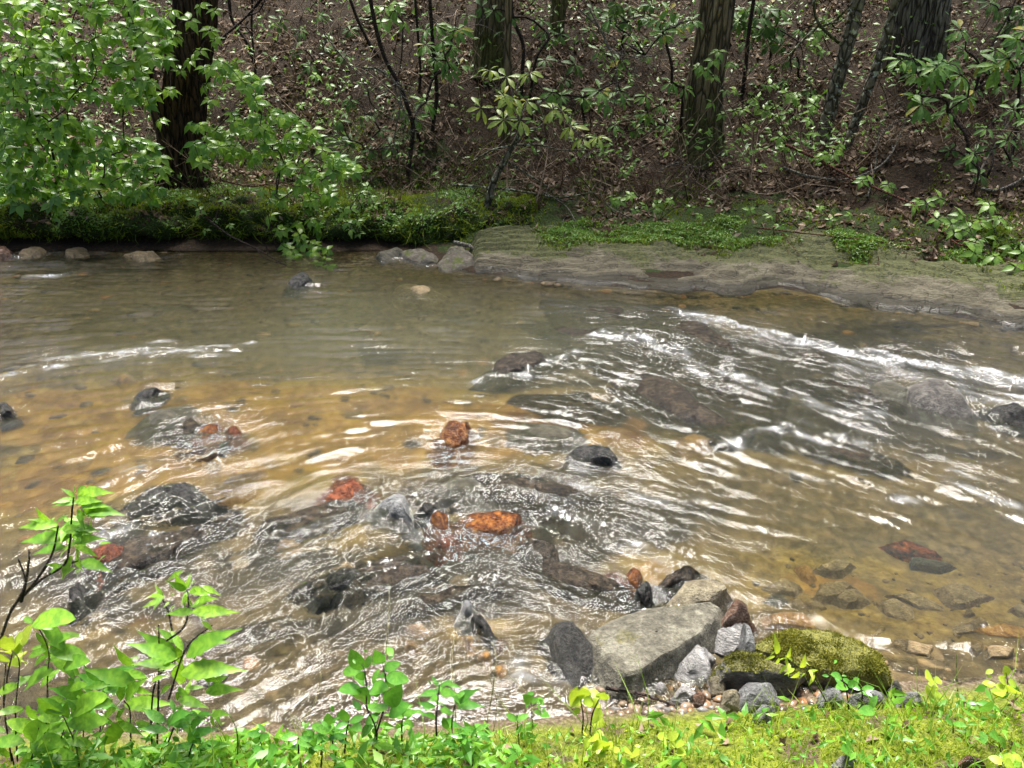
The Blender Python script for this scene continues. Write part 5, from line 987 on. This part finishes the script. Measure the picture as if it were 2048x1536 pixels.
for a in [
    ('red brown fallen branch slanting down to the water at right', T('1570,290 1640,322 1700,355 1770,385 1850,425 1900,480 1950,500'), 7.15, .014, .007, 'twig_red', -1.1, 4),
    ('curved grey branch lying at the foot of the lichen trunks', T('1565,335 1610,352 1670,362 1720,355 1770,325 1800,270 1815,235'), 7.1, .014, .006, 'twig_pale', .1, 2),
    ('grey horizontal branch crossing behind the pale sapling', T('905,370 960,372 1020,378 1080,388 1130,392 1200,382'), 7.05, .014, .007, 'bark_lichen', .0, 3),
    ('pale forked twigs arching right of the pale sapling', T('1180,20 1215,85 1235,150 1225,230 1215,280'), 7.6, .009, .003, 'twig_pale', -.2, 9),
    ('long pale branch drooping at the top right of centre', T('1160,20 1200,60 1225,105 1300,115 1340,100'), 7.8, .009, .003, 'twig_pale', .0, 8),
    ('tangle of whitish dead twigs left of centre', T('725,135 760,140 790,165 800,200 790,260 778,340'), 7.7, .010, .005, 'twig_pale', -.1, 14),
    ('mossy dead twigs hanging beside the whitish tangle', T('735,175 745,210 780,235 810,250 830,290'), 7.6, .008, .003, 'bark_lichen', .1, 8),
    ('fine pale twigs at the left margin of the slope', T('650,70 690,120 720,150 760,180'), 8.4, .008, .003, 'twig_pale', .0, 9),
    ('pale looping twigs below the horizontal branch', T('1090,385 1130,410 1150,440 1165,458'), 6.9, .006, .003, 'twig_pale', -.1, 4),
    ('long bowed twig reaching down over the bedrock shelf', T('1200,385 1215,410 1250,430 1275,440 1305,444'), 6.8, .006, .002, 'twig_pale', -.1, 2),
    ('dead twig dipping from the mossy bank into the water at left', T('418,440 455,468 500,490 540,512 572,532'), 6.35, .009, .004, 'twig_dark', -.35, 2),
    ('bare twig trailing below the hanging shrub', T('535,420 545,470 560,515 575,538'), 6.45, .004, .002, 'twig_dark', -.1, 1),
    ('stout grey root stick lying on the mossy waterline rock', T('908,484 935,490 955,505 967,521'), 6.32, .018, .012, 'twig_pale', -.3, 0),
    ('thin pale twig standing against the dark mound at right', T('1735,395 1750,330 1760,250 1800,215'), 7.0, .008, .003, 'twig_pale', .1, 5),
    ('slanting pale stem by the right edge', T('1940,370 1965,330 2000,270 2025,225'), 6.7, .010, .005, 'twig_pale', .1, 3),
    ('brown pole slanting up to the right beyond the huge trunk', T('1950,170 1985,90 2020,30 2040,-20'), 7.9, .012, .008, 'twig_dark', .2, 2),
    ('whitish broken branch beside the huge trunk foot', T('1745,305 1765,265 1800,240 1850,235'), 7.3, .010, .004, 'twig_pale', .1, 4),
    ('forked lichen branch to the left of the leaning trunks', T('1628,0 1635,40 1660,70 1690,95'), 7.75, .012, .016, 'bark_lichen', .0, 2),
    ('grey branch in the dark hollow at the far right', T('1960,378 2000,380 2048,360 2100,350'), 6.8, .012, .010, 'twig_pale', .1, 3),
    ('dark branch rising to the top left of centre', T('420,100 450,70 490,35 530,-10'), 8.2, .014, .010, 'twig_dark', .2, 3),
    ('pale twig ring on the bank left of the ridged trunk', T('1150,330 1190,300 1240,310 1260,350 1240,380'), 7.5, .006, .003, 'twig_pale', .0, 5),
    ('brown twig resting on the mossy bank at left', T('440,360 500,372 560,365 620,380'), 6.9, .007, .004, 'twig_red', .0, 2),
    ('dead twig across the leaves below the ridged trunk', T('1320,340 1360,325 1400,335 1450,300'), 7.4, .006, .003, 'twig_pale', .1, 3),
    ('thin reddish twig lying along the top of the bedrock shelf', T('1510,455 1600,465 1700,476 1800,487 1880,492'), 6.15, .006, .003, 'twig_red', -.4, 2),
    ('fine dead twigs high on the slope at top centre', T('850,30 900,60 960,50 1000,70'), 8.6, .007, .003, 'twig_pale', .0, 8),
    ('dead twigs high on the slope left of the leaning trunks', T('1560,60 1600,90 1610,140 1640,160'), 8.5, .007, .003, 'twig_dark', .0, 7)]:
    branch(*a)
o = branch('thin dark stick lying over the gravel below the big flat stone', [fr('A', *p) for p in T('680,1070 780,1085 880,1100 980,1140 1080,1175')], 1.72, .006, .003, 'twig_dark', -.12, 1, 'stick', 'stick', sl=.08); o['group'] = 'sticks at the near edge'

# ------------------------------------------------------------------ plants of the near bank
n = 46000
nx0, nx1, ny0, ny1 = -1.7, 2.1, .75, 1.75
P = np.column_stack([rng.uniform(nx0, nx1, n), rng.uniform(ny0, ny1, n), np.zeros(n)]); P[:, 2] = ground_h(P[:, 0], P[:, 1])
keep = (P[:, 2] > .03) & (n2(P[:, 0], P[:, 1], 5, 3, 3.) + .5 * sst(.05, .12, P[:, 2]) > .12); P = P[keep]; n = len(P)
D = np.array([0, 0, .9]) + rnd_dirs(n) * .6; D /= np.linalg.norm(D, axis=1)[:, None]
tone = np.clip(.5 + .6 * n2(P[:, 0], P[:, 1], 6, 3, 5.) + .18 * rng.normal(size=n), .03, .97)
stuff('moss_carpet', 'yellow green moss carpet along the near bank', 'moss', blades(P, D, rng.uniform(.006, .018, n), rng.uniform(.002, .0045, n), tone), M['moss_near'])
n = 11000; P = np.column_stack([rng.uniform(nx0, nx1, n), rng.uniform(ny0, ny1, n), np.zeros(n)]); P[:, 2] = ground_h(P[:, 0], P[:, 1]); P = P[(P[:, 2] > .04) & (n2(P[:, 0], P[:, 1], 3.3, 3, 13.) > -.12)]; n = len(P)
D = np.array([0, 0, 1.]) + rnd_dirs(n) * .45; D /= np.linalg.norm(D, axis=1)[:, None]
stuff('bank_grass', 'thin light green grass blades in the near moss', 'grass', blades(P, D, rng.uniform(.025, .075, n) * np.where(rng.random(n) < .2, 2.2, 1.0), rng.uniform(.0016, .0036, n), rng.random(n), .7), M['grass'])
n = 3600; P = np.column_stack([np.where(rng.random(n) < .88, rng.uniform(-1.5, .05, n), rng.uniform(0, 1.9, n)), rng.uniform(1.0, 1.56, n), np.zeros(n)]); P[:, 2] = ground_h(P[:, 0], P[:, 1]); P = P[(P[:, 2] > .04) & (n2(P[:, 0], P[:, 1], 4, 2, 3.) > -.1)]; n = len(P); P[:, 2] += rng.uniform(.0, .14, n) ** 1.3
D = np.array([0, -.35, .8]) + rnd_dirs(n) * .5; D /= np.linalg.norm(D, axis=1)[:, None]; LL = rng.uniform(.02, .06, n)
stuff('low_foliage', 'low leafy weeds crowding the left end of the near bank', 'weeds', flat_leaves(P, D, LL, LL * .38, rng.random(n)), M['leaf_herb'])
n = 3000; P = np.column_stack([rng.uniform(nx0, nx1, n), rng.uniform(ny0, ny1, n), np.zeros(n)]); P[:, 2] = ground_h(P[:, 0], P[:, 1]); P = P[(P[:, 2] > .06)]; n = len(P); P[:, 2] += rng.uniform(.01, .06, n)
D = np.array([0, -.2, .8]) + rnd_dirs(n) * .55; D /= np.linalg.norm(D, axis=1)[:, None]
stuff('low_herbs', 'tiny clover like leaves mixed through the near moss', 'herbs', flat_leaves(P, D, rng.uniform(.012, .035, n), rng.uniform(.006, .014, n), rng.random(n)), M['leaf_herb'])

n = 420; P = np.column_stack([rng.uniform(nx0, nx1, n), rng.uniform(ny0, ny1, n), np.zeros(n)]); P[:, 2] = ground_h(P[:, 0], P[:, 1]); P = P[P[:, 2] > .03]; n = len(P); P[:, 2] += .012
D = np.array([0, 0, 1.]) + rnd_dirs(n) * .5; D /= np.linalg.norm(D, axis=1)[:, None]; LL = rng.uniform(.012, .045, n)
stuff('bank_leaf_litter', 'scattered dead brown leaf bits on the near moss', 'leaf litter', flat_leaves(P, D, LL, LL * .45, rng.random(n), .3), M['litter'])
def herb(name, label, f, Y, stems, leaves, key, mat='twig_dark', r=.0024, group='plants of the near bank', wmul=1.0, dbl=1.5):
    s0 = stems[0][0]; b = at_y(*fr(f, *s0), Y); b[2] = gz(b[0], b[1]); e = empty(name, tuple(b), label, 'plant', group); J = Join()
    for st__ in stems:
        J = Join(); W_ = [at_y(*fr(f, x, y), Y + R(-.02, .02)) for x, y in st__]; nn = 6 * len(W_); J.add(*tube(smooth_path(W_, nn), np.linspace(r, r * .5, nn), 6))
        o = mobj('stem', J.mesh('stem', M[mat]), e); o.location = -e.location
    for l in leaves:
        bx, by, tx, ty = l[:4]; k = l[4] if len(l) > 4 else key
        y0 = Y + R(-.03, .03); p = at_y(*fr(f, bx, by), y0); q = at_y(*fr(f, tx, ty), y0 + R(-.035, .015)); d = q - p; L = np.linalg.norm(d); L = max(L, .03)
        up = np.array([R(-.25, .25), R(-.75, -.25), 1.0]) if abs(d[2]) < .8 * L else np.array([R(-.2, .2), -1.0, .4])
        put_leaf(e, k, p, d + np.array([0, 0, L * .1]), up, L * 1.06, wmul * R(.9, 1.1))
        for _ in range(int(dbl + R(0, 1))):
            d2 = d + rng.normal(size=3) * L * .75; put_leaf(e, k, p + np.array([0, .03, -.02]) + rng.normal(size=3) * .012, d2, np.array([R(-.4, .4), R(-.8, 0), 1.0]), L * R(.3, .8), R(.75, 1.1))
    return e
Q = lambda s: [tuple(float(v) for v in p.split(',')) for p in s.split()]
herb('bankside_shrub', 'tall bright leaved shrub with black stems at the left foreground edge', 'H', 1.48,
     [T('-40,980 0,880 60,720 130,640 220,560 330,490 360,380 370,230 380,140'), T('60,720 110,640 130,560 95,460'), T('130,640 200,550 270,430 300,290'), T('330,490 400,470'), T('110,680 130,600 150,470 150,410')],
     Q('390,150,275,170 385,140,320,95 400,130,555,118 400,120,430,85 390,160,510,165 400,170,270,185 430,210,615,228 420,190,545,185 400,200,440,250 300,290,160,250 300,280,100,300 290,270,345,235 320,300,445,330 310,310,420,270 360,350,110,370 370,350,440,290 380,370,525,355 380,390,505,445 370,380,450,355 340,400,170,430 370,440,320,560 390,460,420,520 420,470,555,522 320,490,240,545 310,500,250,490 250,260,180,215 340,330,250,350 430,200,530,260 380,300,500,310'), 'herb', r=.0038)
herb('foreground_herb', 'big leaved bright herb in the left foreground, stems over the rapids', 'H', 1.36,
     [T('690,1520 675,1400 670,1240 640,1190'), T('790,1500 780,1300 800,1100 880,1000 940,960'), T('860,880 940,820 970,740 970,640 960,615'), T('888,830 870,740 840,670'), T('840,1480 900,1320 950,1240'), T('810,1450 820,1000 818,800'), T('870,1180 960,920 1095,800')],
     Q('960,620,870,585 960,610,900,565 970,610,975,560 980,620,1072,640 960,640,950,692 840,650,770,650 840,650,800,600 830,670,740,710 840,655,800,705 1000,700,1090,662 990,730,1210,742 1040,780,1100,830 1000,730,860,748 910,970,668,900 910,960,720,850 960,960,1197,830 930,1045,1232,1035 930,1000,910,895 880,1005,690,1000 1050,1060,1118,1110 580,1200,322,1200 620,1190,640,1075 640,1210,872,1212 600,1230,518,1290 650,1180,720,1095 640,1290,530,1450 700,1100,440,1040 690,1010,583,938 930,1290,1030,1392 920,1180,1060,1225 1060,1140,1225,1138 1090,1260,1172,1262 1090,1270,1100,1322 750,1240,835,1262 880,1110,820,1160 560,1110,430,1130 780,1090,860,1060 960,1130,1050,1120 700,1300,800,1340 620,1300,720,1370'), 'herb', r=.0026)
herb('foreground_herb', 'dark veined leafy plant left of the big leaved herb', 'H', 1.33,
     [T('200,1520 240,1300 245,1080 250,930 190,800 165,790'), T('90,1500 80,1250 100,1000 60,930'), T('300,1500 250,1380 160,1330'), T('60,1500 20,1200 30,1000')],
     Q('170,790,125,765 170,790,348,765 180,800,272,815 230,780,245,745 250,900,180,855 250,900,342,858 250,920,428,968 240,930,145,962 260,950,392,1055 250,960,170,1005 130,1130,232,1035 100,1110,-10,1150 120,1230,-10,1255 190,1250,282,1188 220,1340,352,1330 150,1330,55,1350 150,1440,225,1452 280,1440,382,1525 60,1480,-10,1440 300,1120,430,1180 330,1010,430,990 360,1130,430,1110 120,1300,200,1320 30,1350,-30,1330 310,1240,230,1210 380,1380,470,1420 350,1420,290,1380'), 'herb_wide', r=.0022)
herb('foreground_herb', 'small yellowing shoot at the left picture edge', 'H', 1.4, [T('20,1200 40,1050 65,940 60,900')], Q('60,930,18,870 70,930,105,868 60,920,55,860 50,990,0,960 50,980,90,1000 60,950,10,930 65,940,110,920'), 'lime', 'twig_dark')
herb('glossy_seedling', 'glossy oval leaved plant at the bottom, left of centre', 'G', 1.37, [T('890,1450 880,1300 830,1180 830,1080 815,960 800,930'), T('880,1350 930,1180 940,1010 920,920')],
     Q('800,960,738,868 800,960,690,982 810,970,778,1032 820,950,850,888 930,960,1018,928 940,1000,1062,1028 920,920,882,880 960,1010,960,1082 800,1080,680,1080 830,1060,785,1172 880,1120,900,1058 950,1170,1018,1090 830,1170,922,1202 850,1080,935,1070 860,930,930,880 900,1220,830,1280 960,1230,1060,1170 870,1290,790,1350'), 'gloss')
herb('nettle_plant', 'toothed bright leaved plant right of the glossy one', 'G', 1.38, [T('1240,1400 1235,1260 1245,1150 1255,1050'), T('1325,1380 1330,1250 1350,1150'), T('1035,1400 1035,1280 1050,1220')],
     Q('1250,1060,1213,1008 1260,1060,1332,1020 1240,1090,1138,1115 1260,1090,1355,1110 1230,1180,1128,1160 1260,1190,1335,1222 1340,1150,1462,1088 1360,1170,1508,1175 1280,1240,1300,1335 1230,1240,1168,1220 1350,1130,1420,1075 1045,1225,1125,1208 1050,1240,970,1230 1050,1260,1120,1300 1040,1270,990,1320 1250,1120,1200,1140 1290,1280,1370,1290'), 'gloss_herb')
herb('glossy_seedling', 'low spreading seedlings at the bottom left of centre', 'G', 1.33, [T('700,1450 710,1330 725,1260'), T('640,1450 620,1330 620,1280'), T('560,1460 570,1380')],
     Q('720,1260,680,1212 730,1270,805,1238 620,1290,598,1240 640,1300,692,1288 580,1300,508,1290 570,1370,428,1390 560,1380,488,1455 650,1330,720,1320 740,1290,790,1310'), 'gloss')
herb('glossy_seedling', 'small seedling alone at the bottom, before the rapids', 'G', 1.31, [T('240,1530 225,1440 200,1360'), T('430,1450 430,1360')],
     Q('430,1350,328,1362 420,1370,388,1412 450,1350,475,1335 210,1340,158,1340 200,1370,245,1350 230,1440,158,1420 250,1450,285,1440 220,1480,138,1492 440,1370,470,1390'), 'gloss')
herb('seedling', 'pair of three leaved seedlings below the big flat stone', 'A', 1.47, [T('540,1330 545,1230 530,1140'), T('585,1330 600,1220 640,1130')],
     Q('530,1140,480,1100 530,1140,465,1160 530,1135,545,1090 540,1150,605,1150 640,1130,670,1110 640,1125,615,1110 640,1140,600,1165 600,1240,650,1230'), 'lime', r=.0025)
herb('seedling', 'round leaved seedlings among grass left of the moss carpet', 'A', 1.40, [T('170,1400 160,1260'), T('250,1300 240,1150'), T('215,1480 210,1370')],
     Q('160,1260,120,1240 160,1255,200,1240 165,1265,165,1285 240,1150,205,1130 240,1150,275,1140 300,1220,270,1210 300,1220,335,1235 210,1370,185,1345 210,1370,250,1365 205,1380,215,1415 360,1430,320,1410 360,1430,400,1440'), 'gloss', 'stem_green', .002)
herb('seedling', 'three leaved dark green seedling under the mossy log shaped rock', 'B', 1.52, [T('800,1200 810,1110 800,1080'), T('730,1190 715,1080 690,1010')],
     Q('690,1010,635,990 690,1015,722,1035 720,1060,665,1065 725,1050,772,1045 800,1080,765,1065 805,1075,870,1070 800,1090,830,1105'), 'gloss', r=.0025)
herb('seedling', 'narrow leaved yellow green weed in front of the layered slab', 'B', 1.55, [T('600,1150 540,1040 490,960 440,930 340,890'), T('520,1100 460,980 380,920')],
     Q('300,880,240,905 310,870,315,800 320,890,305,950 370,890,390,865 380,920,380,990 370,930,325,985 440,970,395,1040 450,950,480,920 490,970,550,965 500,960,520,1010 530,990,500,1050'), 'lime_lance', 'stem_green', .002)
herb('seedling', 'upright seedlings at the top of the moss carpet on the right', 'B', 1.5, [T('1240,1230 1230,1120'), T('1370,1120 1362,1000 1360,870'), T('1655,1120 1660,1040 1650,980')],
     Q('1225,1110,1190,1100 1225,1110,1250,1120 1230,1030,1190,1010 1230,1030,1265,1025 1650,1040,1610,1010 1660,1030,1700,1050 1655,1000,1650,975 1660,1080,1600,1060 1660,1090,1720,1080 1640,1110,1600,1100'), 'lime', 'stem_green', .002)
herb('seedling', 'round lime leaved seedlings in the middle of the moss carpet', 'A', 1.33, [T('1040,1430 1040,1370'), T('1090,1450 1085,1400'), T('830,1500 830,1450')],
     Q('1040,1365,1005,1355 1040,1365,1075,1350 1085,1400,1060,1385 1085,1400,1120,1400 1085,1440,1110,1450 830,1450,795,1440 830,1450,865,1455 1040,1480,1010,1490 1040,1480,1070,1495 660,1420,630,1400 660,1420,710,1410 650,1430,670,1460 590,1370,560,1400 590,1360,625,1370'), 'lime', 'stem_green', .002)
herb('seedling', 'broad yellow leaf pair at the bottom right corner', 'B', 1.2, [T('1630,1560 1630,1500')], Q('1640,1510,1560,1480 1635,1510,1690,1460 1640,1520,1700,1530'), 'lime', 'stem_green', .002)
herb('seedling', 'blue green seedling leaves in the right half of the moss carpet', 'B', 1.3, [T('1620,1440 1610,1400'), T('1340,1330 1340,1280')], Q('1600,1350,1650,1420 1605,1360,1570,1345 1340,1280,1310,1265 1340,1275,1370,1285 1480,1200,1570,1180 760,1440,710,1430 880,1200,800,1210'), 'gloss', 'stem_green', .002)
L2 = Q('910,970,668,900 910,960,720,850 960,960,1197,830 930,1045,1232,1035 930,1000,910,895 880,1005,690,1000 1050,1060,1118,1110 580,1200,322,1200 620,1190,640,1075 640,1210,872,1212 600,1230,518,1290 650,1180,720,1095 640,1290,530,1450 700,1100,440,1040 690,1010,583,938 930,1290,1030,1392 920,1180,1060,1225 750,1240,835,1262 880,1110,820,1160')
def moved(L, a, dx, dy, flip=1): return [(flip * l[0] * a + dx, l[1] * a + dy, flip * l[2] * a + dx, l[3] * a + dy) for l in L]
herb('foreground_herb', 'crowded leafy weed filling the bottom left corner', 'H', 1.28, [T('160,1560 170,1430 200,1330'), T('260,1560 300,1430 330,1340'), T('80,1560 60,1460')], moved(L2, .62, -230, 660), 'herb_wide')
herb('foreground_herb', 'lower leafy weed right of the big leaved herb', 'H', 1.31, [T('820,1560 830,1450 860,1380'), T('960,1560 980,1450 1000,1400')], moved(L2, .5, 1330, 820, -1), 'gloss_herb')
herb('foreground_herb', 'dim leafy weed between the tall shrub and the big leaved herb', 'H', 1.42, [T('430,1560 430,1350 440,1220'), T('500,1560 520,1300')], moved(L2, .55, 20, 560), 'gloss_herb')
herb('glossy_seedling', 'leafy weed at the bottom between the glossy plant and the lone seedling', 'G', 1.30, [T('560,1540 570,1440'), T('640,1540 650,1440')], moved(L2, .38, 260, 960), 'gloss_herb')
herb('seedling', 'leafy weed at the bottom right of the toothed plant', 'G', 1.33, [T('1420,1500 1430,1400'), T('1500,1500 1500,1420')], moved(L2, .30, 1180, 1030), 'gloss_herb', 'stem_green')
def stalk(label, f, pts, Y, r=.0016, mat='straw'):
    W_ = [at_y(*fr(f, x, y), Y) for x, y in pts]; b = W_[0]; P_ = smooth_path(W_, 20); V, F = tube(P_, np.linspace(r, r * .45, 20), 5)
    tag(mobj('grass_stalk', mk_mesh('grass_stalk', V - b, F, M[mat]), None, tuple(b)), label, 'grass stalk', 'dry grass stalks of the near bank')
stalk('tall thin dry grass stalk rising left of the nettle like plant', 'G', T('860,1420 900,1210 930,1000 950,750 962,600 958,460'), 1.38)
stalk('dry grass stalk ending in front of the sun glitter', 'G', T('1350,1300 1345,1120 1325,900 1340,800 1352,715'), 1.42)
stalk('bent pale grass stalk left of the dark boulder', 'G', T('1530,1280 1560,1120 1580,960 1585,870 1560,800'), 1.45)
stalk('short dry stalk pair over the rapids left of the glossy plant', 'G', T('440,1280 520,1160 550,1060 565,965'), 1.36)
stalk('green arching grass stem at the bottom left', 'G', T('70,1520 75,1380 60,1290 20,1220 -30,1180'), 1.33, .002, 'stem_green')
stalk('curling green stem between the herb leaves at left', 'H', T('410,1530 390,1420 340,1300 310,1230 320,1190'), 1.3, .002, 'stem_green')
stalk('fine straw stalk leaning right beside the dark boulder', 'A', T('20,1330 40,1150 0,1000 60,960 200,1080'), 1.45, .0012)
